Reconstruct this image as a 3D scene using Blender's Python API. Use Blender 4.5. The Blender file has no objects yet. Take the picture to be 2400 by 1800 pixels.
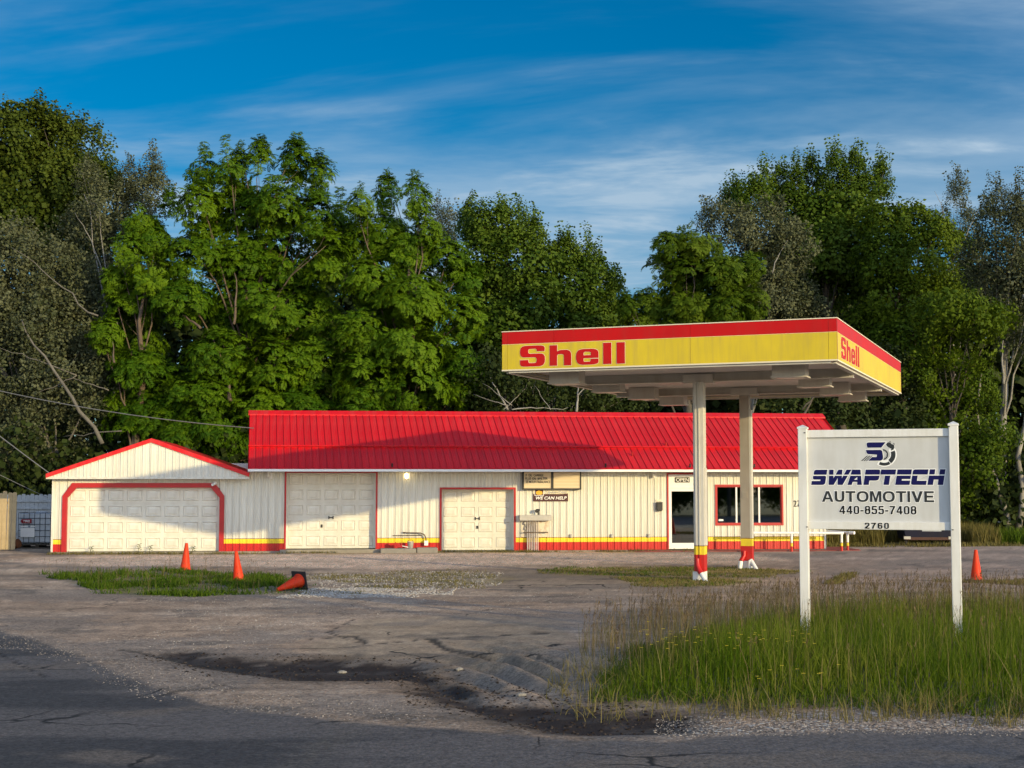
import bpy, math, random
import numpy as np
from mathutils import Vector, Matrix

random.seed(7)
RNG = np.random.default_rng(11)
SC = bpy.context.scene
COL = SC.collection

# ------------------------------------------------------------------ camera
CAM_H, FPX, HORIZON = 2.2, 3330.0, 1137.0
PITCH = math.atan((HORIZON - 900) / FPX)
cam_d = bpy.data.cameras.new("camera")
cam_d.sensor_width = 36.0
cam_d.lens = 36.0 * FPX / 2400.0
cam_d.clip_start = 0.1
cam_d.clip_end = 2000.0
cam = bpy.data.objects.new("camera", cam_d)
COL.objects.link(cam)
cam.location = (0, 0, CAM_H)
cam.rotation_euler = (math.pi / 2 + PITCH, 0, 0)
SC.camera = cam

# ------------------------------------------------------------------ sky and sun
SUN_H = Vector((0.677, -0.736, 0)).normalized()      # towards the sun, along the ground
SUN_EL = math.radians(10.0)
SUN_AZ = math.atan2(SUN_H.x, SUN_H.y)
world = bpy.data.worlds.new("World")
SC.world = world
world.use_nodes = True
wn, wl = world.node_tree.nodes, world.node_tree.links
bg = wn["Background"]
bg.inputs[1].default_value = 0.15


def wnode(kind, **kw):
    n = wn.new(kind)
    for k, v in kw.items():
        setattr(n, k, v)
    return n


def wmix(fac, a, b, blend='MIX'):
    n = wn.new('ShaderNodeMix'); n.data_type = 'RGBA'; n.blend_type = blend
    for s, v in ((0, fac), (6, a), (7, b)):
        if hasattr(v, 'is_linked'):
            wl.new(v, n.inputs[s])
        else:
            n.inputs[s].default_value = v
    return n.outputs[2]


def wmath(op, a, b=0.0, clamp=False):
    n = wn.new('ShaderNodeMath'); n.operation = op; n.use_clamp = clamp
    for s, v in ((0, a), (1, b)):
        if hasattr(v, 'is_linked'):
            wl.new(v, n.inputs[s])
        else:
            n.inputs[s].default_value = v
    return n.outputs[0]


sky = wnode('ShaderNodeTexSky', sky_type='NISHITA', sun_disc=False, sun_elevation=SUN_EL, sun_rotation=SUN_AZ,
            altitude=200, air_density=1.0, dust_density=0.6, ozone_density=1.6)
tc = wnode('ShaderNodeTexCoord')
sep = wnode('ShaderNodeSeparateXYZ'); wl.new(tc.outputs['Generated'], sep.inputs[0])
dotn = wnode('ShaderNodeVectorMath', operation='DOT_PRODUCT')
wl.new(tc.outputs['Generated'], dotn.inputs[0]); dotn.inputs[1].default_value = (SUN_H.x, SUN_H.y, 0)
away = wnode('ShaderNodeMapRange', interpolation_type='SMOOTHSTEP')
wl.new(dotn.outputs['Value'], away.inputs[0])
for i, v in ((1, 0.15), (2, -0.55), (3, 0.0), (4, 1.0)):
    away.inputs[i].default_value = v
tinted = wmix(1.0, sky.outputs[0], (0.22, 0.315, 0.405, 1), 'MULTIPLY')
hs = wnode('ShaderNodeHueSaturation'); wl.new(tinted, hs.inputs['Color']); hs.inputs['Saturation'].default_value = 1.38
cool = wmix(1.0, sky.outputs[0], (0.95, 1.08, 1.32, 1), 'MULTIPLY')
blue = wmix(away.outputs[0], cool, hs.outputs[0])
# thin streaky clouds on a plane overhead
zc = wmath('ADD', wmath('MAXIMUM', sep.outputs[2], 0.0), 0.05)
px = wmath('DIVIDE', sep.outputs[0], zc)
py = wmath('DIVIDE', sep.outputs[1], zc)
comb = wnode('ShaderNodeCombineXYZ'); wl.new(px, comb.inputs[0]); wl.new(py, comb.inputs[1])


def cloud(scale, rot, stretch, detail, lo, hi, offs=(0, 0, 0)):
    mp = wnode('ShaderNodeMapping'); wl.new(comb.outputs[0], mp.inputs[0])
    mp.inputs['Rotation'].default_value = (0, 0, math.radians(rot))
    mp.inputs['Scale'].default_value = (scale, scale * stretch, 1)
    mp.inputs['Location'].default_value = offs
    nz = wnode('ShaderNodeTexNoise'); wl.new(mp.outputs[0], nz.inputs['Vector'])
    nz.inputs['Scale'].default_value = 1.0; nz.inputs['Detail'].default_value = detail; nz.inputs['Roughness'].default_value = 0.58
    nz.inputs['Distortion'].default_value = 0.35
    mr = wnode('ShaderNodeMapRange', interpolation_type='SMOOTHSTEP'); wl.new(nz.outputs['Fac'], mr.inputs[0])
    mr.inputs[1].default_value = lo; mr.inputs[2].default_value = hi
    return mr.outputs[0]


c1 = cloud(0.50, 14, 1.7, 7, 0.33, 0.62, (3.1, 1.3, 0))
c2 = cloud(1.7, -10, 1.5, 8, 0.44, 0.80, (9.2, 4.7, 0))
c3 = cloud(0.20, 30, 1.5, 4, 0.30, 0.55, (1.7, 6.1, 0))
band = wmath('MULTIPLY', c1, wmath('ADD', wmath('MULTIPLY', c2, 0.75), 0.45))
band = wmath('MULTIPLY', band, wmath('ADD', wmath('MULTIPLY', c3, 0.8), 0.2))
low = wnode('ShaderNodeMapRange', interpolation_type='SMOOTHSTEP'); wl.new(sep.outputs[2], low.inputs[0])
for i, v in ((1, 0.36), (2, 0.19), (3, 0.38), (4, 1.0)):
    low.inputs[i].default_value = v
cl = wmath('MULTIPLY', wmath('MULTIPLY', band, low.outputs[0]), 1.7, True)
cloudcol = wmix(away.outputs[0], (6.6, 6.3, 6.0, 1), (1.30, 1.80, 2.30, 1))
skycol = wmix(cl, blue, cloudcol)
wl.new(skycol, bg.inputs[0])

sun_d = bpy.data.lights.new("sun", 'SUN')
sun_d.energy = 2.1
sun_d.angle = math.radians(0.55)
sun_d.color = (1.0, 0.80, 0.42)
sun = bpy.data.objects.new("sun", sun_d)
COL.objects.link(sun)
sun_dir = Vector((SUN_H.x * math.cos(SUN_EL), SUN_H.y * math.cos(SUN_EL), math.sin(SUN_EL)))
sun.rotation_euler = sun_dir.to_track_quat('Z', 'Y').to_euler()
sun.location = (20, -22, 6)

SC.view_settings.view_transform = 'Standard'
SC.view_settings.look = 'None'
SC.view_settings.exposure = 1.0
SC.view_settings.gamma = 1.0
SC.view_settings.use_curve_mapping = False
SC.render.engine = 'CYCLES'
SC.cycles.max_bounces = 8
SC.cycles.transparent_max_bounces = 12


# ------------------------------------------------------------------ helpers
def W(px_, py_, Y):
    """World point at distance Y of the sight line through a photograph pixel (survey of the place from its photograph)."""
    a, b = (px_ - 1200) / FPX, -(py_ - 900) / FPX
    d = Vector((a, math.cos(PITCH) - b * math.sin(PITCH), math.sin(PITCH) + b * math.cos(PITCH)))
    return Vector((0, 0, CAM_H)) + d * (Y / d.y)


def tag(o, label=None, cat=None, group=None, kind=None):
    if label: o['label'] = label
    if cat: o['category'] = cat
    if group: o['group'] = group
    if kind: o['kind'] = kind
    return o


def thing(name, label, cat, loc=(0, 0, 0), rotz=0.0, group=None):
    o = bpy.data.objects.new(name, None)
    COL.objects.link(o)
    o.empty_display_size = 0.2
    o.location = loc
    o.rotation_euler = (0, 0, rotz)
    return tag(o, label, cat, group)


def link(name, mesh, parent=None, loc=None):
    o = bpy.data.objects.new(name, mesh)
    COL.objects.link(o)
    if parent is not None:
        o.parent = parent
    if loc is not None:
        o.location = loc
    return o


def dup(root, loc, rotz=None, label=None):
    r = root.copy(); COL.objects.link(r); r.location = loc
    if rotz is not None:
        r.rotation_euler = (0, 0, rotz)
    if label:
        r['label'] = label
    for ch in list(root.children):
        c = ch.copy(); COL.objects.link(c); c.parent = r
        for g in ch.children:
            d = g.copy(); COL.objects.link(d); d.parent = c
    return r


class MB:
    def __init__(s):
        s.v, s.f, s.m = [], [], []

    def poly(s, pts, mi=0):
        n = len(s.v); s.v += [tuple(p) for p in pts]; s.f.append(tuple(range(n, n + len(pts)))); s.m.append(mi)
        return s

    def box(s, x0, x1, y0, y1, z0, z1, mi=0, mat=None):
        n = len(s.v)
        c = [(x, y, z) for z in (z0, z1) for y in (y0, y1) for x in (x0, x1)]
        if mat is not None:
            c = [tuple(mat @ Vector(p)) for p in c]
        s.v += c
        for q in ((0, 2, 3, 1), (4, 5, 7, 6), (0, 1, 5, 4), (2, 6, 7, 3), (0, 4, 6, 2), (1, 3, 7, 5)):
            s.f.append(tuple(n + i for i in q)); s.m.append(mi)
        return s

    def prism(s, pts, y0, y1, mi=0):
        """polygon in x/z (counter-clockwise seen from -y) extruded from y0 (front) to y1"""
        n, k = len(s.v), len(pts)
        s.v += [(p[0], y0, p[1]) for p in pts] + [(p[0], y1, p[1]) for p in pts]
        s.f.append(tuple(n + i for i in range(k))); s.m.append(mi)
        s.f.append(tuple(n + k + i for i in reversed(range(k)))); s.m.append(mi)
        for i in range(k):
            j = (i + 1) % k
            s.f.append((n + j, n + i, n + k + i, n + k + j)); s.m.append(mi)
        return s

    def tube(s, pts, rad, n=8, mi=0, caps=True):
        pts = [Vector(p) for p in pts]
        if not isinstance(rad, (list, tuple)):
            rad = [rad] * len(pts)
        base = len(s.v)
        prev = None
        for i, p in enumerate(pts):
            d = (pts[min(i + 1, len(pts) - 1)] - pts[max(i - 1, 0)]).normalized()
            if prev is None:
                a = d.orthogonal().normalized()
            else:
                a = (prev - d * prev.dot(d))
                a = a.normalized() if a.length > 1e-6 else d.orthogonal().normalized()
            prev = a
            b = d.cross(a)
            for k in range(n):
                t = 2 * math.pi * k / n
                s.v.append(tuple(p + (a * math.cos(t) + b * math.sin(t)) * rad[i]))
        for i in range(len(pts) - 1):
            for k in range(n):
                k2 = (k + 1) % n
                s.f.append((base + i * n + k, base + i * n + k2, base + (i + 1) * n + k2, base + (i + 1) * n + k)); s.m.append(mi)
        if caps:
            s.f.append(tuple(base + k for k in reversed(range(n)))); s.m.append(mi)
            s.f.append(tuple(base + (len(pts) - 1) * n + k for k in range(n))); s.m.append(mi)
        return s

    def lathe(s, prof, n=20, mi=0, mis=None, mat=None):
        base = len(s.v)
        for r, z in prof:
            for k in range(n):
                t = 2 * math.pi * k / n
                p = Vector((r * math.cos(t), r * math.sin(t), z))
                s.v.append(tuple(mat @ p if mat is not None else p))
        for i in range(len(prof) - 1):
            for k in range(n):
                k2 = (k + 1) % n
                s.f.append((base + i * n + k, base + i * n + k2, base + (i + 1) * n + k2, base + (i + 1) * n + k))
                s.m.append(mis[i] if mis else mi)
        s.f.append(tuple(base + k for k in reversed(range(n)))); s.m.append(mis[0] if mis else mi)
        s.f.append(tuple(base + (len(prof) - 1) * n + k for k in range(n))); s.m.append(mis[-1] if mis else mi)
        return s

    def mesh(s, name, mats, smooth=False):
        me = bpy.data.meshes.new(name)
        me.from_pydata(s.v, [], s.f)
        for m in (mats if isinstance(mats, (list, tuple)) else [mats]):
            me.materials.append(m)
        me.polygons.foreach_set('material_index', s.m)
        if smooth:
            me.polygons.foreach_set('use_smooth', [True] * len(me.polygons))
        me.update()
        return me

    def build(s, name, mats, parent=None, smooth=False, bevel=0.0, loc=None, auto=True):
        o = link(name, s.mesh(name, mats, smooth), parent, loc)
        if bevel:
            b = o.modifiers.new('bevel', 'BEVEL'); b.width = bevel; b.segments = 2; b.limit_method = 'ANGLE'
        if smooth and auto:
            o.data.set_sharp_from_angle(angle=math.radians(38))
        return o


def np_mesh(name, verts, faces_flat, loop_start, loop_total, mats, attrs=None, mat_idx=None, smooth=False):
    me = bpy.data.meshes.new(name)
    me.vertices.add(len(verts)); me.vertices.foreach_set('co', np.ascontiguousarray(verts, dtype=np.float32).ravel())
    me.loops.add(len(faces_flat)); me.loops.foreach_set('vertex_index', np.ascontiguousarray(faces_flat, dtype=np.int32))
    me.polygons.add(len(loop_start))
    me.polygons.foreach_set('loop_start', np.ascontiguousarray(loop_start, dtype=np.int32))
    me.polygons.foreach_set('loop_total', np.ascontiguousarray(loop_total, dtype=np.int32))
    for m in (mats if isinstance(mats, (list, tuple)) else [mats]):
        me.materials.append(m)
    if mat_idx is not None:
        me.polygons.foreach_set('material_index', np.ascontiguousarray(mat_idx, dtype=np.int32))
    if smooth:
        me.polygons.foreach_set('use_smooth', np.ones(len(loop_start), dtype=bool))
    me.update(calc_edges=True)
    for k, a in (attrs or {}).items():
        if a.ndim == 1:
            at = me.attributes.new(k, 'FLOAT', 'POINT'); at.data.foreach_set('value', a.astype(np.float32))
        else:
            at = me.attributes.new(k, 'FLOAT_COLOR', 'POINT')
            at.data.foreach_set('color', np.c_[a, np.ones(len(a))].astype(np.float32).ravel())
    return me


def quads_mesh(name, verts, nq, mats, attrs=None):
    idx = np.arange(nq * 4, dtype=np.int32)
    return np_mesh(name, verts, idx, np.arange(nq) * 4, np.full(nq, 4), mats, attrs)


# ------------------------------------------------------------------ materials
def mat(name, color, rough=0.55, metal=0.0, spec=0.5, var=0.0, vscale=6.0, bump=0.0, bscale=60.0, dirt=None, dscale=(3, 3, 0.5), damt=0.35, emit=None, estr=0.0, rnd=0.0):
    m = bpy.data.materials.new(name); m.use_nodes = True
    nt = m.node_tree; b = nt.nodes['Principled BSDF']
    b.inputs['Base Color'].default_value = (*color, 1)
    b.inputs['Roughness'].default_value = rough
    b.inputs['Metallic'].default_value = metal
    b.inputs['Specular IOR Level'].default_value = spec
    tcn = nt.nodes.new('ShaderNodeTexCoord')
    src = None
    if var:
        nz = nt.nodes.new('ShaderNodeTexNoise'); nz.inputs['Scale'].default_value = vscale; nz.inputs['Detail'].default_value = 6
        nt.links.new(tcn.outputs['Object'], nz.inputs['Vector'])
        mr = nt.nodes.new('ShaderNodeMapRange'); nt.links.new(nz.outputs['Fac'], mr.inputs[0])
        mr.inputs[1].default_value = 0.25; mr.inputs[2].default_value = 0.75
        mr.inputs[3].default_value = 1 - var; mr.inputs[4].default_value = 1 + var
        mx = nt.nodes.new('ShaderNodeMix'); mx.data_type = 'RGBA'; mx.blend_type = 'MULTIPLY'; mx.inputs[0].default_value = 1
        mx.inputs[6].default_value = (*color, 1)
        nt.links.new(mr.outputs[0], mx.inputs[7])
        src = mx.outputs[2]
        r2 = nt.nodes.new('ShaderNodeMapRange'); nt.links.new(nz.outputs['Fac'], r2.inputs[0])
        r2.inputs[3].default_value = max(rough - 0.12, 0.05); r2.inputs[4].default_value = min(rough + 0.12, 1)
        nt.links.new(r2.outputs[0], b.inputs['Roughness'])
    if dirt is not None:
        mp = nt.nodes.new('ShaderNodeMapping'); nt.links.new(tcn.outputs['Object'], mp.inputs[0]); mp.inputs['Scale'].default_value = dscale
        nz = nt.nodes.new('ShaderNodeTexNoise'); nz.inputs['Scale'].default_value = 1; nz.inputs['Detail'].default_value = 8; nz.inputs['Roughness'].default_value = 0.65
        nt.links.new(mp.outputs[0], nz.inputs['Vector'])
        mr = nt.nodes.new('ShaderNodeMapRange'); nt.links.new(nz.outputs['Fac'], mr.inputs[0])
        mr.inputs[1].default_value = 0.45; mr.inputs[2].default_value = 0.8; mr.inputs[4].default_value = damt
        mx = nt.nodes.new('ShaderNodeMix'); mx.data_type = 'RGBA'
        nt.links.new(mr.outputs[0], mx.inputs[0])
        if src is not None:
            nt.links.new(src, mx.inputs[6])
        else:
            mx.inputs[6].default_value = (*color, 1)
        mx.inputs[7].default_value = (*dirt, 1)
        src = mx.outputs[2]
    if rnd:                                   # alike pieces differ a little from one to the next
        oi_ = nt.nodes.new('ShaderNodeObjectInfo')
        mr = nt.nodes.new('ShaderNodeMapRange'); nt.links.new(oi_.outputs['Random'], mr.inputs[0]); mr.inputs[3].default_value = 1 - rnd; mr.inputs[4].default_value = 1 + rnd
        mx = nt.nodes.new('ShaderNodeMix'); mx.data_type = 'RGBA'; mx.blend_type = 'MULTIPLY'; mx.inputs[0].default_value = 1
        if src is not None: nt.links.new(src, mx.inputs[6])
        else: mx.inputs[6].default_value = (*color, 1)
        nt.links.new(mr.outputs[0], mx.inputs[7]); src = mx.outputs[2]
    if src is not None:
        nt.links.new(src, b.inputs['Base Color'])
    if bump:
        nz = nt.nodes.new('ShaderNodeTexNoise'); nz.inputs['Scale'].default_value = bscale; nz.inputs['Detail'].default_value = 5
        nt.links.new(tcn.outputs['Object'], nz.inputs['Vector'])
        bp = nt.nodes.new('ShaderNodeBump'); bp.inputs['Strength'].default_value = bump; bp.inputs['Distance'].default_value = 0.02
        nt.links.new(nz.outputs['Fac'], bp.inputs['Height']); nt.links.new(bp.outputs[0], b.inputs['Normal'])
    if emit:
        b.inputs['Emission Color'].default_value = (*emit, 1); b.inputs['Emission Strength'].default_value = estr
    return m


def leaf_mat(name, c1, c2, trans=0.35, rough=0.5, spec=0.35, attr2=None):
    rough, spec = max(rough, 0.62), spec * 0.35
    """foliage: two leaf colours picked per spray, some light through the leaf; c2 for the paler ones"""
    m = bpy.data.materials.new(name); m.use_nodes = True
    nt = m.node_tree; b = nt.nodes['Principled BSDF']; out = nt.nodes['Material Output']
    at = nt.nodes.new('ShaderNodeAttribute'); at.attribute_name = 'tint'
    mx = nt.nodes.new('ShaderNodeMix'); mx.data_type = 'RGBA'
    nt.links.new(at.outputs['Fac'], mx.inputs[0])
    mx.inputs[6].default_value = (*c1, 1); mx.inputs[7].default_value = (*c2, 1)
    src = mx.outputs[2]
    if attr2:
        a2 = nt.nodes.new('ShaderNodeAttribute'); a2.attribute_name = 'along'
        m2 = nt.nodes.new('ShaderNodeMix'); m2.data_type = 'RGBA'
        nt.links.new(a2.outputs['Fac'], m2.inputs[0]); nt.links.new(src, m2.inputs[6]); m2.inputs[7].default_value = (*attr2, 1)
        src = m2.outputs[2]
    nt.links.new(src, b.inputs['Base Color'])
    b.inputs['Roughness'].default_value = rough; b.inputs['Specular IOR Level'].default_value = spec
    if trans:
        tr = nt.nodes.new('ShaderNodeBsdfTranslucent'); nt.links.new(src, tr.inputs['Color'])
        ms = nt.nodes.new('ShaderNodeMixShader'); ms.inputs[0].default_value = trans
        nt.links.new(b.outputs[0], ms.inputs[1]); nt.links.new(tr.outputs[0], ms.inputs[2]); nt.links.new(ms.outputs[0], out.inputs['Surface'])
    return m


def ground_mat(name):
    m = bpy.data.materials.new(name); m.use_nodes = True
    nt = m.node_tree; b = nt.nodes['Principled BSDF']; L = nt.links.new
    tcn = nt.nodes.new('ShaderNodeTexCoord')
    at = nt.nodes.new('ShaderNodeAttribute'); at.attribute_name = 'Col'
    gr = nt.nodes.new('ShaderNodeAttribute'); gr.attribute_name = 'grain'     # how coarse and light the loose stone is
    ro = nt.nodes.new('ShaderNodeAttribute'); ro.attribute_name = 'wet'

    def noise(s, d=3):
        n = nt.nodes.new('ShaderNodeTexNoise'); n.inputs['Scale'].default_value = s; n.inputs['Detail'].default_value = d; L(tcn.outputs['Object'], n.inputs['Vector']); return n
    v1 = nt.nodes.new('ShaderNodeTexVoronoi'); v1.inputs['Scale'].default_value = 26; L(tcn.outputs['Object'], v1.inputs['Vector'])
    v2 = nt.nodes.new('ShaderNodeTexVoronoi'); v2.inputs['Scale'].default_value = 70; L(tcn.outputs['Object'], v2.inputs['Vector'])
    bw1 = nt.nodes.new('ShaderNodeSeparateColor'); L(v1.outputs['Color'], bw1.inputs[0])
    bw2 = nt.nodes.new('ShaderNodeSeparateColor'); L(v2.outputs['Color'], bw2.inputs[0])
    n1 = noise(14, 6)

    def M(op, a, bb):
        n = nt.nodes.new('ShaderNodeMath'); n.operation = op
        for i, v in ((0, a), (1, bb)):
            if hasattr(v, 'is_linked'): L(v, n.inputs[i])
            else: n.inputs[i].default_value = v
        return n.outputs[0]
    sp = M('ADD', M('MULTIPLY', bw1.outputs[0], 0.5), M('MULTIPLY', bw2.outputs[0], 0.5))          # per-stone brightness
    k = M('ADD', 1.0, M('MULTIPLY', M('SUBTRACT', sp, 0.5), M('ADD', 0.6, M('MULTIPLY', gr.outputs['Fac'], 1.3))))
    k = M('MULTIPLY', k, M('ADD', 0.72, M('MULTIPLY', n1.outputs['Fac'], 0.56)))
    mx = nt.nodes.new('ShaderNodeMix'); mx.data_type = 'RGBA'; mx.blend_type = 'MULTIPLY'; mx.inputs[0].default_value = 1
    L(at.outputs['Color'], mx.inputs[6]); L(k, mx.inputs[7])
    # a scatter of pale stones
    wh = nt.nodes.new('ShaderNodeMapRange'); L(bw1.outputs[1], wh.inputs[0]); wh.inputs[1].default_value = 0.90; wh.inputs[2].default_value = 0.93
    w2 = M('MULTIPLY', wh.outputs[0], M('MULTIPLY', M('MAXIMUM', M('SUBTRACT', gr.outputs['Fac'], 0.26), 0.0), 1.35))
    mw = nt.nodes.new('ShaderNodeMix'); mw.data_type = 'RGBA'; L(w2, mw.inputs[0]); L(mx.outputs[2], mw.inputs[6]); mw.inputs[7].default_value = (0.52, 0.47, 0.40, 1)
    # crazing of the old surface: thin dark cracks where the paving is bare
    dn = noise(1.3, 4); dv = nt.nodes.new('ShaderNodeVectorMath'); dv.operation = 'MULTIPLY_ADD'; L(dn.outputs['Color'], dv.inputs[0]); dv.inputs[1].default_value = (0.9, 0.9, 0); L(tcn.outputs['Object'], dv.inputs[2])
    vc = nt.nodes.new('ShaderNodeTexVoronoi'); vc.feature = 'DISTANCE_TO_EDGE'; vc.inputs['Scale'].default_value = 0.42; L(dv.outputs[0], vc.inputs['Vector'])
    ln = nt.nodes.new('ShaderNodeMapRange'); L(vc.outputs['Distance'], ln.inputs[0]); ln.inputs[1].default_value = 0.004; ln.inputs[2].default_value = 0.011; ln.inputs[3].default_value = 1; ln.inputs[4].default_value = 0
    cn = noise(0.5, 3); cm = nt.nodes.new('ShaderNodeMapRange'); L(cn.outputs['Fac'], cm.inputs[0]); cm.inputs[1].default_value = 0.48; cm.inputs[2].default_value = 0.56
    cr = nt.nodes.new('ShaderNodeAttribute'); cr.attribute_name = 'crk'
    mk = nt.nodes.new('ShaderNodeMix'); mk.data_type = 'RGBA'; L(M('MULTIPLY', M('MULTIPLY', ln.outputs[0], cm.outputs[0]), cr.outputs['Fac']), mk.inputs[0])
    L(mw.outputs[2], mk.inputs[6]); mk.inputs[7].default_value = (0.022, 0.019, 0.016, 1)
    L(mk.outputs[2], b.inputs['Base Color'])
    L(M('SUBTRACT', 0.92, M('MULTIPLY', ro.outputs['Fac'], 0.45)), b.inputs['Roughness'])
    b.inputs['Specular IOR Level'].default_value = 0.25
    hgt = M('ADD', M('MULTIPLY', M('SUBTRACT', 0.5, v1.outputs['Distance']), M('ADD', 0.25, M('MULTIPLY', gr.outputs['Fac'], 1.2))), M('MULTIPLY', n1.outputs['Fac'], 0.6))
    hgt = M('ADD', hgt, M('MULTIPLY', bw2.outputs[1], 0.25))
    bp = nt.nodes.new('ShaderNodeBump'); bp.inputs['Strength'].default_value = 0.55; bp.inputs['Distance'].default_value = 0.012
    L(hgt, bp.inputs['Height']); L(bp.outputs[0], b.inputs['Normal'])
    return m


def glass_mat(name, gloss=0.3, tint=(0.35, 0.4, 0.4)):
    m = bpy.data.materials.new(name); m.use_nodes = True
    nt = m.node_tree; out = nt.nodes['Material Output']
    g = nt.nodes.new('ShaderNodeBsdfGlossy'); g.inputs['Roughness'].default_value = 0.02; g.inputs['Color'].default_value = (0.9, 0.95, 0.95, 1)
    t = nt.nodes.new('ShaderNodeBsdfTransparent'); t.inputs['Color'].default_value = (*tint, 1)
    fr = nt.nodes.new('ShaderNodeFresnel'); fr.inputs['IOR'].default_value = 1.5
    a = nt.nodes.new('ShaderNodeMath'); a.operation = 'ADD'; a.inputs[1].default_value = gloss; nt.links.new(fr.outputs[0], a.inputs[0])
    ms = nt.nodes.new('ShaderNodeMixShader'); nt.links.new(a.outputs[0], ms.inputs[0])
    nt.links.new(t.outputs[0], ms.inputs[1]); nt.links.new(g.outputs[0], ms.inputs[2]); nt.links.new(ms.outputs[0], out.inputs['Surface'])
    return m


M_WHITE = mat('white_siding_paint', (0.66, 0.648, 0.565), 0.45, var=0.06, vscale=2.5, dirt=(0.42, 0.34, 0.24), dscale=(9, 9, 0.5), damt=0.65, bump=0.25, bscale=2.2, rnd=0.05)
M_SRED = mat('red_band_paint', (0.50, 0.008, 0.004), 0.42, var=0.12, vscale=5, dirt=(0.33, 0.05, 0.03), dscale=(6, 6, 2), damt=0.4)
M_SYEL = mat('yellow_band_paint', (0.80, 0.60, 0.02), 0.45, var=0.1, vscale=5, dirt=(0.45, 0.30, 0.05), dscale=(6, 6, 2), damt=0.4)
M_LINE = mat('dark_line_paint', (0.16, 0.02, 0.012), 0.5)
M_ROOF = mat('red_roof_metal', (0.60, 0.008, 0.012), 0.42, spec=0.28, var=0.10, vscale=1.6, dirt=(0.44, 0.07, 0.06), dscale=(5, 0.7, 0.7), damt=0.6, bump=0.35, bscale=1.7, rnd=0.09)
M_TRIM = mat('red_trim_paint', (0.40, 0.006, 0.006), 0.42, var=0.12, vscale=4)
M_DOOR = mat('garage_door_paint', (0.66, 0.635, 0.54), 0.48, var=0.06, vscale=2, dirt=(0.42, 0.34, 0.24), dscale=(2.5, 2.5, 1.0), damt=0.5, rnd=0.04)
M_WTRIM = mat('white_trim', (0.78, 0.77, 0.74), 0.4, var=0.05)
M_CONC = mat('old_concrete', (0.27, 0.24, 0.19), 0.9, var=0.25, vscale=3, bump=0.5, bscale=40, dirt=(0.12, 0.10, 0.07), damt=0.6)
M_CONC2 = mat('concrete_block', (0.25, 0.23, 0.20), 0.9, var=0.25, vscale=4, bump=0.6, bscale=30, dirt=(0.12, 0.10, 0.08), dscale=(4, 4, 4), damt=0.5)
M_REDC = mat('red_painted_concrete', (0.22, 0.032, 0.024), 0.8, var=0.3, vscale=3, bump=0.3, dirt=(0.17, 0.13, 0.11), dscale=(3, 3, 3), damt=0.7)
M_DARK = mat('dark_interior', (0.035, 0.035, 0.035), 0.9)
M_BLACK = mat('black_metal', (0.018, 0.017, 0.016), 0.45)
M_BLACKP = mat('black_vinyl', (0.012, 0.012, 0.013), 0.5)
M_GLASS = glass_mat('window_glass', 0.20, (0.30, 0.34, 0.33))
M_STEEL = mat('grey_steel', (0.42, 0.41, 0.38), 0.5, metal=0.3, var=0.12, dirt=(0.28, 0.20, 0.13), damt=0.4)
M_GALV = mat('galvanised_pipe', (0.52, 0.47, 0.43), 0.42, metal=0.55, var=0.15)
M_MARQ = mat('letter_board_face', (0.60, 0.48, 0.30), 0.5, var=0.05, vscale=2)
M_LETB = mat('black_letter', (0.015, 0.014, 0.014), 0.5)
M_BANN = mat('maroon_banner', (0.055, 0.008, 0.01), 0.45)
M_BANW = mat('white_print', (0.82, 0.80, 0.76), 0.5)
M_BANY = mat('yellow_print', (0.75, 0.42, 0.03), 0.5)
M_BULB = mat('lit_bulb_glass', (0.9, 0.8, 0.6), 0.3, emit=(1.0, 0.78, 0.38), estr=3.0)
M_LENS = mat('frosted_lens', (0.6, 0.58, 0.52), 0.3)
M_CRED = mat('canopy_red_panel', (0.50, 0.004, 0.004), 0.5, spec=0.2, var=0.12, vscale=1.2, dirt=(0.36, 0.03, 0.02), dscale=(5, 5, 0.8), damt=0.5)
M_CYEL = mat('canopy_yellow_panel', (0.64, 0.48, 0.020), 0.45, spec=0.3, var=0.10, vscale=1.2, dirt=(0.40, 0.28, 0.07), dscale=(6, 6, 0.6), damt=0.65)
M_CEDGE = mat('canopy_cream_edge', (0.74, 0.66, 0.48), 0.45)
M_SOFF = mat('canopy_soffit', (0.86, 0.77, 0.73), 0.2, spec=1.0, var=0.05, vscale=2)  # white metal; pink tint stands in for red roof reflection and bounced light
M_CSTEEL = mat('canopy_cream_steel', (0.56, 0.53, 0.47), 0.5, var=0.08, vscale=2, dirt=(0.30, 0.22, 0.13), damt=0.45)
M_COLM = mat('canopy_column_paint', (0.60, 0.58, 0.52), 0.45, var=0.06, vscale=3, dirt=(0.38, 0.28, 0.18), dscale=(8, 8, 0.8), damt=0.45)
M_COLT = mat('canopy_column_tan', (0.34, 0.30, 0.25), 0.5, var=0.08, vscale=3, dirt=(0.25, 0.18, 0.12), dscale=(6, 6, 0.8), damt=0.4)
M_VINYL = mat('white_vinyl', (0.71, 0.705, 0.68), 0.38, var=0.04, dirt=(0.48, 0.44, 0.34), dscale=(9, 9, 1.2), damt=0.45)
M_PANEL = mat('sign_panel_face', (0.56, 0.565, 0.56), 0.45, var=0.05, vscale=3, dirt=(0.38, 0.36, 0.31), dscale=(5, 5, 1.0), damt=0.4)
M_NAVY = mat('navy_print', (0.004, 0.004, 0.075), 0.5, spec=0.2)
M_CHAR = mat('charcoal_print', (0.030, 0.034, 0.038), 0.5, spec=0.2)
M_INK = mat('black_print', (0.006, 0.006, 0.007), 0.5, spec=0.15)
M_OUTL = mat('white_outline_print', (0.85, 0.85, 0.84), 0.4)
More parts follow.
